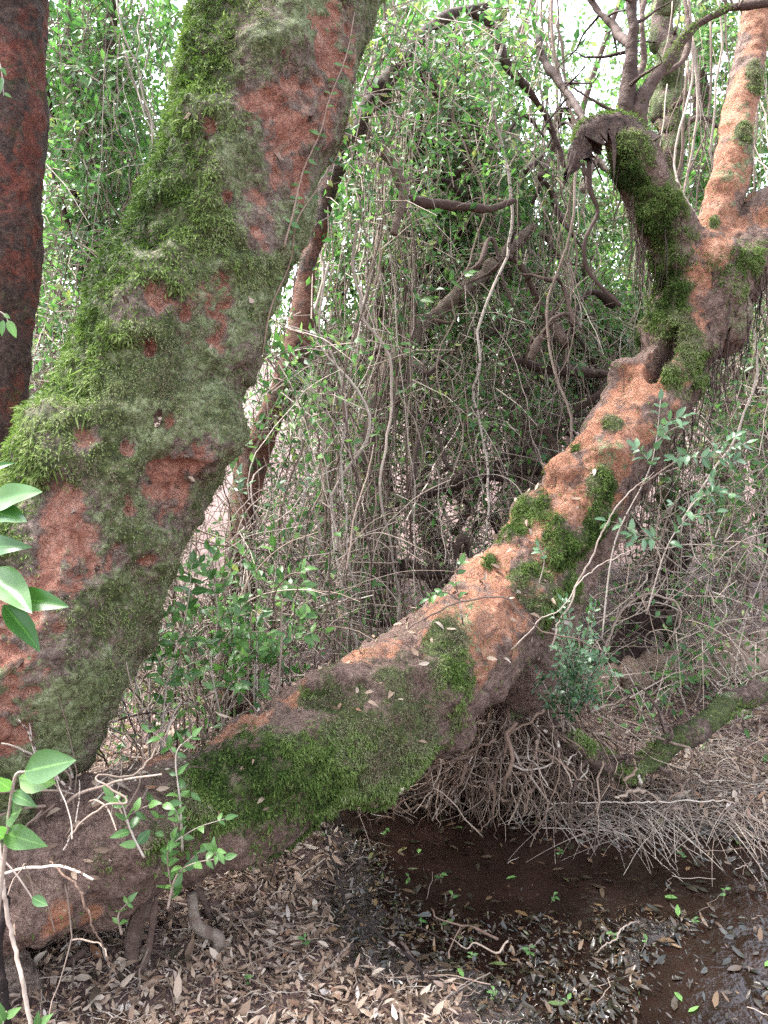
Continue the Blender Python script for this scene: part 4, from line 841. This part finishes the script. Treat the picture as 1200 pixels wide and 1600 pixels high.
SAP = [
 ('green sapling sprouting between the mossy trunk and the log', [[(330, 1160, 2.6), (345, 1050, 2.6), (350, 960, 2.6), (360, 890, 2.6)], [(335, 1130, 2.6), (300, 1040, 2.6), (290, 960, 2.55), (285, 900, 2.55)], [(345, 1100, 2.6), (370, 1050, 2.55), (400, 1010, 2.55)]], 'fresh', .05, 9, .3, 4),
 ('pale green sprig with fresh leaves above the log middle', [[(470, 1020, 2.7), (440, 960, 2.7), (425, 930, 2.7), (455, 895, 2.65), (475, 890, 2.65)]], 'fresh', .06, 7, .5, 3),
 ('bright seedling shoots at the log front near its orange streak', [[(285, 1330, 1.95), (282, 1260, 1.9), (275, 1180, 1.9), (300, 1150, 1.9)]], 'fresh', .038, 7, .1, 3),
 ('leafy creeper draping under the log by its dark root', [[(262, 1420, 1.9), (275, 1370, 1.88), (300, 1350, 1.86), (350, 1340, 1.86)], [(270, 1400, 1.9), (262, 1340, 1.9), (270, 1310, 1.88)]], 'fresh', .04, 7, .1, 2),
 ('small fresh shoot left of the draping creeper', [[(225, 1340, 1.8), (205, 1300, 1.8), (192, 1260, 1.8), (178, 1245, 1.8)]], 'fresh', .045, 6, .2, 1),
 ('tiny shoot with few leaves beneath the log by the hollow', [[(190, 1460, 1.9), (185, 1430, 1.9), (200, 1410, 1.9)]], 'fresh', .038, 3, .3, 0),
 ('blue-green sapling in front of the leaning trunk with tall tip', [[(940, 1000, 2.7), (960, 850, 2.7), (1010, 745, 2.65), (1025, 690, 2.65), (1032, 625, 2.65)], [(1000, 760, 2.65), (1060, 720, 2.65), (1110, 715, 2.65), (1150, 720, 2.65)]], 'blue', .05, 8, .5, 3),
 ('blue-green sapling cluster below the tall tipped one', [[(1010, 960, 2.75), (1040, 860, 2.7), (1075, 810, 2.7), (1120, 800, 2.7)], [(1040, 860, 2.7), (1020, 840, 2.7), (985, 835, 2.7)], [(1060, 820, 2.7), (1090, 780, 2.7), (1120, 770, 2.7)]], 'blue', .052, 7, .4, 2),
 ('pale leaved shoot in front of the slender orange tree', [[(400, 900, 3.0), (385, 820, 3.0), (372, 770, 3.0), (375, 740, 3.0)], [(385, 820, 3.0), (415, 780, 3.0), (435, 760, 3.0)]], 'blue', .052, 5, .4, 1),
 ('small leafy sprig standing on the trunk bend', [[(725, 985, 2.5), (718, 940, 2.5), (712, 905, 2.5), (720, 880, 2.5)], [(720, 940, 2.5), (695, 925, 2.5), (670, 935, 2.5)]], 'fresh', .045, 4, .4, 0),
 ('single leaf pair sprig before the orange bark', [[(830, 1010, 2.7), (835, 940, 2.7), (850, 880, 2.7), (842, 855, 2.7)]], 'blue', .04, 3, .75, 0),
 ('bright leaves hanging in the upper centre of the thicket', [[(640, 480, 3.6), (670, 460, 3.6), (700, 440, 3.6), (730, 428, 3.6)]], 'fresh', .07, 4, .2, 0),
 ('sprouting shoot on the upper side of the slender tree', [[(440, 640, 3.1), (455, 600, 3.1), (450, 570, 3.1), (440, 545, 3.1)]], 'fresh', .05, 5, .2, 1),
 ('weedy shoot on the right bank behind the fallen branch', [[(885, 1120, 3.3), (900, 1090, 3.3), (895, 1050, 3.3)]], 'fresh', .035, 4, .2, 1),
 ('leafy shoot leaning against the lower right side of the mossy trunk', [[(250, 1180, 2.35), (262, 1060, 2.35), (290, 960, 2.3), (300, 880, 2.3)], [(262, 1060, 2.35), (235, 1000, 2.32), (225, 950, 2.3)]], 'fresh', .05, 9, .25, 4),
 ('leafy shoot rising behind the orange streak of the log', [[(400, 1150, 2.65), (410, 1060, 2.6), (395, 980, 2.6), (420, 900, 2.6)], [(408, 1050, 2.6), (450, 1010, 2.6), (470, 960, 2.6)]], 'fresh', .052, 9, .25, 4),
 ('leafy shoot in front of the slender tree foot', [[(350, 1140, 2.5), (330, 1040, 2.45), (340, 960, 2.45), (325, 860, 2.45)], [(335, 1030, 2.45), (375, 985, 2.45)]], 'fresh', .046, 9, .25, 4),
 ('low weeds on the far bank beside the reddish log', [[(1040, 1120, 3.5), (1050, 1070, 3.5), (1045, 1040, 3.5)]], 'fresh', .035, 4, .2, 1),
]
for i, (lab, st, kd, L, pr, s0, tw) in enumerate(SAP): sapling('sapling', lab, st, kd, L, 800 + i, pr, s0, twigs=tw)
# dense low shrub of small blue-green leaves beside the root mound
for j, (lab, cx, cy, rx, ry, n_) in enumerate([('dense low shrub with small blue-green leaves right of the bend', 905, 1010, 60, 85, 18), ('low shrub with small dark leaves above the root mound', 880, 1085, 60, 40, 9)]):
    r = np.random.default_rng(830 + j)
    stems = []
    for k in range(n_):
        a = cx + r.normal(0, rx * .5); b = cy - r.uniform(-.4, 1) * ry
        stems.append([(cx + r.normal(0, 15), cy + ry + 20, 2.8), ((cx + a) / 2, (cy + ry + b) / 2, 2.66), (a, b, 2.58)])
    sapling('shrub', lab, stems, 'blue' if j == 0 else 'dark', .03, 840 + j, 8, .3, .0025, 'shrub', twigs=1, twl=.07)
# climbing vine on the right side of the mossy trunk
r = np.random.default_rng(850)
for j, pts in enumerate([[(560, 20), (545, 90), (520, 160), (505, 215), (480, 270), (460, 330), (450, 390)], [(600, 130), (560, 180), (530, 250), (500, 300), (470, 350), (455, 420), (430, 480), (415, 560)]]):
    pp = spline(np.array([MAIN_S.at(*p)[0] + np.array([0.004, -.012, 0]) for p in pts]), 40)
    root = empty('climbing_vine', pp[-1], ['thin climber with small pale leaves on the red bark patch', 'thin leafy climber along the right side of the mossy trunk'][j], 'vine')
    v, q = tubes(pp, np.linspace(.002, .003, 40), 5); build('stem', v, q, M_ROOT, root, {'rnd': np.full(len(v), .5)})
    for i in range(2, 39, 2):
        tg = norm(pp[i + 1] - pp[i]); sd = norm(np.cross(tg, -FWD))
        for s in (1, -1):
            if r.random() < .45: continue
            put_leaf(root, 'fresh', pp[i], sd * s - tg * .2 + np.array([0, -.35, -.2]) + r.normal(0, .25, 3), np.array([0, -.8, .5]) + r.normal(0, .25, 3), r.uniform(.018, .034), r)

# big glossy leaves reaching in at the left edge
def leafy_plant(name, label, stem_pts, leaf_list, kind, seed, rad=.004, mat=None):
    r = np.random.default_rng(seed); path = spline(np.array([P(*p) for p in stem_pts]), 26)
    root = empty(name, path[0], label, 'plant'); v, q = tubes(path, np.linspace(rad, rad * .5, 26), 7); build('stem', v, q, mat or M_VINE, root, {'rnd': np.full(len(v), .6)})
    for (x0, y0, d0, x1, y1, d1, tilt) in leaf_list:
        a, b = P(x0, y0, d0), P(x1, y1, d1); put_leaf(root, kind, a, b - a, np.array([tilt, -.75, .55]), np.linalg.norm(b - a), r)
    return root
leafy_plant('broadleaf_plant', 'plant with large glossy green leaves reaching in at the left edge', [(-60, 1250, 1.15), (-40, 1050, 1.12), (-20, 900, 1.1), (-20, 780, 1.1)],
            [(-20, 790, 1.1, 66, 768, 1.05, .1), (-20, 800, 1.1, 42, 815, 1.05, .2), (-25, 860, 1.1, 30, 846, 1.05, 0), (-20, 890, 1.1, 50, 958, 1.03, .25), (10, 935, 1.08, 108, 948, 1.06, -.1), (5, 945, 1.08, 62, 1018, 1.06, .4), (-30, 740, 1.1, 20, 720, 1.1, .1)], 'big', 860)
leafy_plant('broadleaf_plant', 'low plant with one long pale leaf beside the log end', [(-10, 1480, 1.35), (8, 1330, 1.35), (22, 1220, 1.33), (40, 1205, 1.32)],
            [(38, 1205, 1.32, 120, 1188, 1.28, .1), (30, 1215, 1.33, 92, 1225, 1.3, .1), (18, 1235, 1.34, -10, 1215, 1.3, 0), (10, 1275, 1.35, 40, 1265, 1.3, 0), (8, 1300, 1.35, 62, 1318, 1.31, .2), (5, 1310, 1.35, -25, 1290, 1.3, .1), (20, 1240, 1.33, 50, 1258, 1.3, 0)], 'fresh', 862)
leafy_plant('seedling', 'drooping twig with one round leaf at lower left', [(-10, 1330, 1.45), (20, 1360, 1.45), (45, 1395, 1.45), (52, 1408, 1.45)], [(50, 1402, 1.45, 76, 1415, 1.44, 0)], 'fresh', 864, .002)
leafy_plant('seedling', 'small leaves hanging over the dark red trunk', [(-20, 480, 1.6), (5, 490, 1.6), (14, 505, 1.6)], [(5, 490, 1.6, 16, 498, 1.6, 0), (12, 500, 1.6, 25, 528, 1.6, 0), (5, 500, 1.6, 2, 525, 1.6, 0)], 'fresh', 866, .0015)
leafy_plant('seedling', 'tiny hanging leaves high on the dark red trunk', [(-20, 60, 1.6), (0, 100, 1.6), (6, 150, 1.6)], [(0, 105, 1.6, 10, 118, 1.6, 0), (4, 120, 1.6, -4, 150, 1.6, 0), (6, 145, 1.6, 18, 152, 1.6, 0)], 'fresh', 868, .0015)
leafy_plant('seedling', 'green leaves poking in at the bottom left corner', [(-20, 1720, 1.4), (0, 1620, 1.4), (10, 1580, 1.4)], [(5, 1600, 1.4, -10, 1560, 1.4, 0), (8, 1590, 1.4, 30, 1575, 1.4, 0), (60, 1605, 1.5, 60, 1580, 1.5, 0), (62, 1600, 1.5, 80, 1585, 1.5, 0)], 'fresh', 870, .002)

# ------------------------------------------------------------------ long canes and twigs (things)
CANES = [
 ('pale bare twig crossing in front of the orange bend', [(630, 985, 2.45, 2.5), (690, 945, 2.42, 3), (780, 935, 2.4, 3), (815, 962, 2.4, 3), (845, 985, 2.4, 3), (910, 1005, 2.4, 2.5), (970, 1022, 2.42, 1.5)], M_STRAW),
 ('long straight cane leaning across the orange trunk', [(860, 1010, 2.6, 3), (910, 900, 2.6, 3), (960, 800, 2.6, 2.5), (1020, 735, 2.6, 2)], M_STRAW),
 ('thin cane parallel to the leaning trunk, lower one', [(780, 1030, 2.55, 2), (860, 960, 2.55, 2), (930, 890, 2.55, 2), (1000, 850, 2.55, 1.5)], M_STRAW),
 ('forked twig standing upright in the leaf litter', [(665, 1545, 2.05, 5), (640, 1495, 2.08, 6), (600, 1465, 2.1, 5.5), (560, 1430, 2.12, 5), (535, 1380, 2.15, 4.5), (518, 1330, 2.2, 4), (512, 1275, 2.25, 3)], M_BARK_BG),
 ('long reddish cane rising at the bottom left corner', [(48, 1640, 1.5, 7), (30, 1520, 1.52, 7), (14, 1420, 1.55, 7), (4, 1340, 1.58, 6), (-10, 1260, 1.6, 6)], M_STRAW),
 ('dark mossy post at the bottom left corner', [(5, 1660, 1.75, 14), (8, 1540, 1.75, 14), (4, 1430, 1.75, 13), (-4, 1350, 1.75, 12)], M_BARK_BG),
 ('arching tan stem looping over the log end', [(110, 1310, 1.75, 3), (160, 1260, 1.75, 3.5), (200, 1245, 1.78, 4), (150, 1215, 1.8, 3), (210, 1205, 1.85, 3.5), (245, 1165, 1.9, 3), (280, 1090, 2.1, 2.5)], M_VINE),
 ('brown stem drooping from the log end to the litter', [(70, 1340, 1.75, 3), (110, 1375, 1.72, 4), (140, 1420, 1.7, 4), (155, 1470, 1.7, 2.5), (185, 1540, 1.72, 1.5)], M_ROOT),
 ('flat dark stick lying on the litter at bottom', [(272, 1522, 2.12, 3), (330, 1526, 2.1, 4), (400, 1530, 2.1, 4), (455, 1533, 2.1, 3)], M_BARK_BG),
 ('pale stick on the litter left of the stream', [(628, 1470, 2.2, 5), (645, 1500, 2.16, 6), (662, 1525, 2.12, 6), (676, 1552, 2.08, 4)], M_BARK_BG),
 ('twig with mossy tip beside the log underside', [(655, 1185, 2.75, 7), (690, 1170, 2.75, 7), (725, 1152, 2.78, 6)], M_BARK_BG),
 ('pale straight stick leaning into the water by the mound', [(610, 1258, 2.75, 5), (640, 1225, 2.75, 5), (670, 1190, 2.78, 5)], M_STRAW),
 ('long straw cane lying across the right bank', [(985, 1105, 3.1, 2), (1050, 1150, 3.0, 3), (1110, 1190, 2.9, 3), (1200, 1270, 2.8, 3)], M_STRAW),
 ('horizontal straw cane along the stream edge', [(855, 1256, 2.85, 2), (960, 1254, 2.85, 2.5), (1060, 1252, 2.86, 2.5), (1160, 1256, 2.88, 2)], M_STRAW),
 ('curved bare vine arching in the right undergrowth', [(925, 1050, 3.1, 4), (965, 970, 3.1, 4), (1010, 925, 3.1, 4), (1050, 935, 3.1, 4), (1065, 970, 3.1, 3), (1040, 1010, 3.1, 3)], M_STRAW),
 ('small twig standing in the stream shallows', [(930, 1540, 2.2, 2), (935, 1500, 2.2, 2.5), (965, 1450, 2.25, 3), (1000, 1440, 2.3, 2)], M_VINE),
 ('curved vine stem before the dark mud behind the log', [(450, 1062, 2.75, 5), (430, 1020, 2.75, 5), (410, 985, 2.75, 5), (418, 945, 2.75, 4)], M_VINE),
]
for i, (lab, pts, mt) in enumerate(CANES):
    path, rad = px_tube(pts, 48); r = np.random.default_rng(900 + i); rad = rad * .5 * np.interp(np.linspace(0, 1, 48), [0, .06, .9, 1], [.7, 1, .9, .3])
    path = path + (np.stack([fbm(path, 9, 3, 900 + i + j) for j in range(3)], -1) - .5) * .05 + r.normal(0, .0012, path.shape)
    v, q = tubes(path, rad, 7); o = build('stick' if 'stick' in lab or 'twig' in lab else 'cane', v, q, mt, None, {'rnd': np.full(len(v), r.random())}); tag(o, lab, 'stick' if o.name.startswith('stick') else 'cane')
# roots under the log end
for i, (lab, pts) in enumerate([('thick red-brown root propping the log end', [(225, 1400, 2.1, 26), (215, 1470, 2.1, 20), (200, 1540, 2.08, 18), (190, 1590, 2.06, 22)]), ('pale root curving from the log down to the litter', [(300, 1390, 2.15, 12), (310, 1440, 2.15, 11), (345, 1470, 2.14, 12), (320, 1510, 2.12, 6)]),
                            ('slim root beside the pale curved one', [(245, 1400, 2.05, 8), (235, 1460, 2.04, 8), (225, 1510, 2.04, 7), (205, 1545, 2.04, 4)]), ('thin root dropping to the litter behind the curved root', [(310, 1385, 2.25, 9), (330, 1430, 2.25, 9), (332, 1475, 2.22, 8)]),
                            ('small root arch in the dark hollow', [(130, 1480, 2.05, 8), (110, 1510, 2.05, 10), (150, 1550, 2.05, 9), (160, 1600, 2.05, 7)])]):
    root = branch_thing('root', lab, 'root', [(a, b, d, w * .72) for a, b, d, w in pts], M_BARK_BG, 950 + i, forks=2)

# ------------------------------------------------------------------ root mound under the leaning tree
r = np.random.default_rng(970); c0 = G(790, 1235)
mound = empty('root_mound', (c0[0], c0[1], 0), 'heap of tangled roots and dry stems under the leaning trunk', 'root mound')
th = np.linspace(0, 2 * math.pi, 40, endpoint=False); rr = np.linspace(0, 1, 14)
TH, RR = np.meshgrid(th, rr); mv = np.stack([c0[0] + RR * np.cos(TH) * .42, c0[1] + .22 + RR * np.sin(TH) * .34, -.08 + .42 * (1 - RR ** 2) ** .8], -1).reshape(-1, 3)
mv = mv + (fbm(mv, 9, 3, 55)[:, None] - .5) * .1
ii = np.arange(14 * 40).reshape(14, 40); q = np.stack([ii[:-1], np.roll(ii[:-1], -1, 1), np.roll(ii[1:], -1, 1), ii[1:]], -1).reshape(-1, 4)
build('earth', mv, q, M_GROUND, mound, {'wet': np.full(len(mv), .3)})
nR = 330; n = 14; t = np.linspace(0, 1, n)
def root_strand(r):
    a = r.normal(0, .19) - .05; top = np.array([c0[0] + a * .75 + r.normal(0, .06), c0[1] + .06 + r.normal(0, .12), .33 - .7 * a * a + r.uniform(-.12, .12)])
    e = np.array([c0[0] + a * 1.1 + r.normal(0, .13), c0[1] - .12 + r.normal(0, .09), r.uniform(-.02, .05)])
    m = (top + e) / 2 + np.array([a * .3 + r.normal(0, .05), -.12 + r.normal(0, .05), .08 + r.normal(0, .04)])
    p = spline(np.array([top, m, e]), n); return p + np.cumsum(r.normal(0, .009, (n, 3)), 0)
for k in range(nR - 40):
    p = root_strand(r)
    if r.random() < .55:                                            # sticks lying across the heap
        c_ = p[r.integers(3, 11)]; dv = norm(r.normal(0, 1, 3) * np.array([1, .6, .45])); ln = r.uniform(.1, .3)
        p = c_ + dv * (t[:, None] - .5) * ln + np.cumsum(r.normal(0, .005, (n, 3)), 0); p[:, 2] = np.maximum(p[:, 2], .02)
    v, q = tubes(p, (.0014 + .009 * r.random() ** 2.5) * np.linspace(1, .5, n), 5)
    build('root_strand', v, q, M_ROOT if r.random() < .8 else M_STRAW, mound, {'rnd': np.full(len(v), r.random())})
pp = np.stack([root_strand(r) for _ in range(500)]); v, q = tubes(pp, r.uniform(.001, .003, (500, 1)).repeat(n, 1), 3)
o = build('fine_rootlets', v, q, M_ROOT, mound, {'rnd': np.repeat(r.random(500), (n + 2) * 3)}); o['kind'] = 'stuff'

# ------------------------------------------------------------------ leaf litter
r = np.random.default_rng(1000)
def litter_points(n, box):
    x = r.uniform(box[0], box[1], n); y = r.uniform(box[2], box[3], n); return x, y, ground_h(x, y)
x, y, h = litter_points(250000, (-1.7, 2.6, 1.35, 5.2))
e = .03; gxn = (ground_h(x + e, y) - h) / e; gyn = (ground_h(x, y + e) - h) / e
dry = h > .035; wetm = (h > -.005) & ~dry; flt = h <= -.005
lpx, lpy, _ = proj(np.stack([x, y, 0 * x + .05], -1)); inview = (lpx > -90) & (lpx < 1290) & (lpy < 1690)
keepp = inview & (r.random(len(x)) < np.where(dry, np.where(y < 3.0, .8, .22) * (.6 + .4 * sstep(.38, .55, fbm(np.stack([x, y, 0 * x], -1), 7, 3, 66))), np.where(wetm, .6, .06)))
near = np.clip(1.6 - .2 * y, .5, 1.2)
def litter_build(sel, mat, name, parent, lab, curl=(-.5, .7)):
    sel = sel & ((y < 3.6) | (r.random(len(y)) < .5))
    n_ = sel.sum(); L = np.clip(r.lognormal(-3.9, .5, n_), .008, .06) * (1 if mat is M_LITTER else .75)
    z = np.maximum(h[sel], WATER_Z) + r.uniform(.002, .02, n_)
    pos = np.stack([x[sel], y[sel], z], -1); a = r.uniform(0, 2 * math.pi, n_)
    up = norm(np.stack([-gxn[sel], -gyn[sel], np.ones(n_)], -1) + r.normal(0, .42 if mat is M_LITTER else (.3 if name.startswith('wet') else .06), (n_, 3)))
    ax = np.stack([np.cos(a), np.sin(a), r.normal(0, .22, n_)], -1); ax = norm(ax - up * (ax * up).sum(1, keepdims=True))
    v, f = leaf_full(pos, ax, up, L, L * r.uniform(.2, .44, n_), r.uniform(*curl, n_), r.uniform(-.3, .7, n_))
    o = build(name, v, f, mat, parent, {'rnd': np.repeat(r.random(n_), 8)}, smooth=True); tag(o, lab, kind='stuff'); return o
litter_build(keepp & dry, M_LITTER, 'leaf_litter', FLOOR, 'dry brown leaf litter')
litter_build(keepp & wetm, M_LITTER_WET, 'wet_leaf_litter', FLOOR, 'wet dark leaf litter along the stream', (-.5, .6))
litter_build(keepp & flt, M_LITTER_WET, 'floating_leaves', STREAM, 'leaves floating on the stream', (-.1, .12))
LIT = {}
for nm, mt in (('dry', M_LITTER), ('wet', M_LITTER_WET), ('green', M_LEAF_FRESH)):
    LIT[nm] = []
    for k in range(8):
        cu = (-.5, .6) if nm == 'dry' else (-.15, .2)
        v, f = leaf_full(np.zeros((1, 3)), np.array([[0, 1.0, 0]]), np.array([[0, 0, 1.0]]), [1.0], [r.uniform(.24, .42)], [r.uniform(*cu)], [r.uniform(-.15, .5) * (1 if nm == 'dry' else .3)])
        LIT[nm].append(make_mesh('fallen_leaf', v - np.array([0, .5, 0]), f, mt, {'rnd': np.full(8, r.random())}))
def big_leaves(n_, want, parent, box):
    c = 0
    while c < n_:
        xx, yy = r.uniform(box[0], box[1]), r.uniform(box[2], box[3]); hh = float(ground_h(np.array([xx]), np.array([yy]))[0])
        px, py, _ = proj(np.array([xx, yy, 0.0]))
        if not (-20 < px < 1220 and py < 1640): continue
        k = 'dry' if hh > .035 else ('wet' if hh > -.005 else 'float')
        if k != want: continue
        kind = 'dry' if want == 'dry' else ('green' if r.random() < .1 else 'wet')
        o = bpy.data.objects.new('fallen_leaf', LIT[kind][int(r.integers(8))]); COL.objects.link(o); o.parent = parent
        o.location = (xx, yy, max(hh, WATER_Z) + (r.uniform(.008, .022) if want != 'float' else .004)); s = r.uniform(.035, .075) if want == 'dry' else r.uniform(.025, .055); o.scale = (s, s, s)
        o.rotation_euler = (r.normal(0, .25 if want == 'dry' else .05), r.normal(0, .3 if want == 'dry' else .05), r.uniform(0, 6.28)); c += 1
big_leaves(200, 'dry', FLOOR, (-1.2, 2.0, 1.75, 3.2)); big_leaves(90, 'wet', FLOOR, (-.2, 1.6, 1.75, 3.4)); big_leaves(90, 'float', STREAM, (-.2, 1.7, 1.75, 3.4))
# bigger sticks lying about, each its own thing
rk = np.random.default_rng(1234)
for k in range(18):
    g = G(rk.uniform(180, 760), rk.uniform(1390, 1590), .06); a_ = rk.uniform(0, 3.14); ln = rk.uniform(.1, .32); t_ = np.linspace(-.5, .5, 16)
    pt_ = np.stack([g[0] + np.cos(a_) * ln * t_, g[1] + np.sin(a_) * ln * t_, 0 * t_], -1) + knots(rk, (), 5, 16) * np.array([.012, .012, 0]); pt_[:, 2] = np.maximum(ground_h(pt_[:, 0], pt_[:, 1]), WATER_Z).mean() + .022 + rk.normal(0, .06) * ln * t_
    v, q = tubes(pt_, rk.uniform(.0018, .0042) * np.linspace(1, .45, 16) * rk.uniform(.8, 1.15, 16), 6)
    tag(build('fallen_stick', v, q, M_BARK_BG if k % 3 else M_ROOT, None, {'rnd': np.full(len(v), rk.random())}), 'short bare stick lying loose on the brown leaf litter', 'stick', 'loose sticks on the litter')
# straws and twigs on the floor
nS = 5200; xs = r.uniform(-1.5, 2.4, nS); ys = r.uniform(1.5, 4.8, nS); hs_ = ground_h(xs, ys); ok = (hs_ > .02) | (r.random(nS) < .05); xs, ys, hs_ = xs[ok], ys[ok], hs_[ok]; nS = len(xs)
a = r.uniform(0, 2 * math.pi, nS); L = r.lognormal(-2.6, .5, nS); n = 6; t = np.linspace(-.5, .5, n)
pth = np.stack([xs[:, None] + np.cos(a)[:, None] * L[:, None] * t + r.normal(0, .004, (nS, n)), ys[:, None] + np.sin(a)[:, None] * L[:, None] * t + r.normal(0, .004, (nS, n)), np.zeros((nS, n))], -1)
pth[:, :, 2] = np.maximum(ground_h(pth[:, :, 0], pth[:, :, 1]), WATER_Z) * .5 + np.maximum(hs_, WATER_Z)[:, None] * .5 + r.uniform(.006, .03, nS)[:, None] + r.normal(0, .12, nS)[:, None] * L[:, None] * t
v, q = tubes(pth, r.uniform(.0006, .0017, (nS, 1)).repeat(n, 1), 3, caps=False)
o = build('dry_twigs', v, q, M_STRAW, FLOOR, {'rnd': np.repeat(r.random(nS), n * 3)}); tag(o, 'thin dry twigs and straws scattered on the floor', kind='stuff')
# dry grass on the right bank
tu = []
for (px, py, sp, m) in [(900, 1250, 60, 240), (960, 1260, 60, 260), (1040, 1250, 80, 300), (1120, 1260, 80, 300), (1190, 1270, 60, 220), (1000, 1200, 90, 220), (1100, 1190, 100, 260), (850, 1220, 40, 120), (1180, 1180, 80, 180), (1230, 1240, 60, 150), (940, 1140, 60, 90)]:
    for k in range(m * 45 // 100): tu.append(G(px + r.normal(0, sp * .5), py + r.normal(0, sp * .2), .05)[:2])
tu = np.array(tu); nG = len(tu); a = r.uniform(0, 2 * math.pi, nG); L = r.uniform(.1, .34, nG); n = 8; t = np.linspace(0, 1, n)
rise = r.uniform(.03, .38, nG)[:, None]
pth = np.stack([tu[:, :1] + np.cos(a)[:, None] * L[:, None] * t, tu[:, 1:] + np.sin(a)[:, None] * L[:, None] * t - .05 * t ** 2, ground_h(tu[:, 0], tu[:, 1])[:, None] + L[:, None] * rise * (t - t ** 2 * 1.05)], -1)
pth[:, :, 2] = np.maximum(pth[:, :, 2], WATER_Z + .003) + .004
v, q = tubes(pth, r.uniform(.0008, .0028, (nG, 1)) * np.linspace(1, .35, n)[None], 3)
o = build('dry_grass', v, q, M_STRAW, None, {'rnd': np.repeat(r.random(nG), (n + 2) * 3)}); tag(o, 'matted straw-coloured dry grass along the right bank', None, None, 'stuff')
# small seedlings poking through the litter and mud
spots = [(700, 1395), (690, 1370), (740, 1500), (830, 1490), (860, 1400), (960, 1460), (900, 1560), (780, 1560), (640, 1370), (1080, 1440), (1130, 1400), (600, 1300), (660, 1440), (870, 1330), (1060, 1330), (480, 1500), (380, 1560), (1000, 1480)]
for i, (px, py) in enumerate(spots):
    g = G(px, py, .03); hh = max(float(ground_h(np.array([g[0]]), np.array([g[1]]))[0]), 0)
    root = empty('seedling', (g[0], g[1], hh), 'tiny green seedling poking out of the wet litter near the stream', 'seedling', 'tiny seedlings by the stream')
    tip = np.array([g[0] + r.normal(0, .01), g[1] - .01, hh + r.uniform(.03, .06)]); v, q = tubes(np.linspace([g[0], g[1], hh - .01], tip, 5), np.full(5, .001), 4)
    build('stem', v, q, M_VINE, root, {'rnd': np.full(len(v), .3)})
    for k in range(int(r.integers(3, 6))): put_leaf(root, 'fresh', tip - np.array([0, 0, .006 * k]), np.append(r.normal(0, 1, 2), .25), np.array([0, -.3, 1.0]), r.uniform(.012, .024), r)
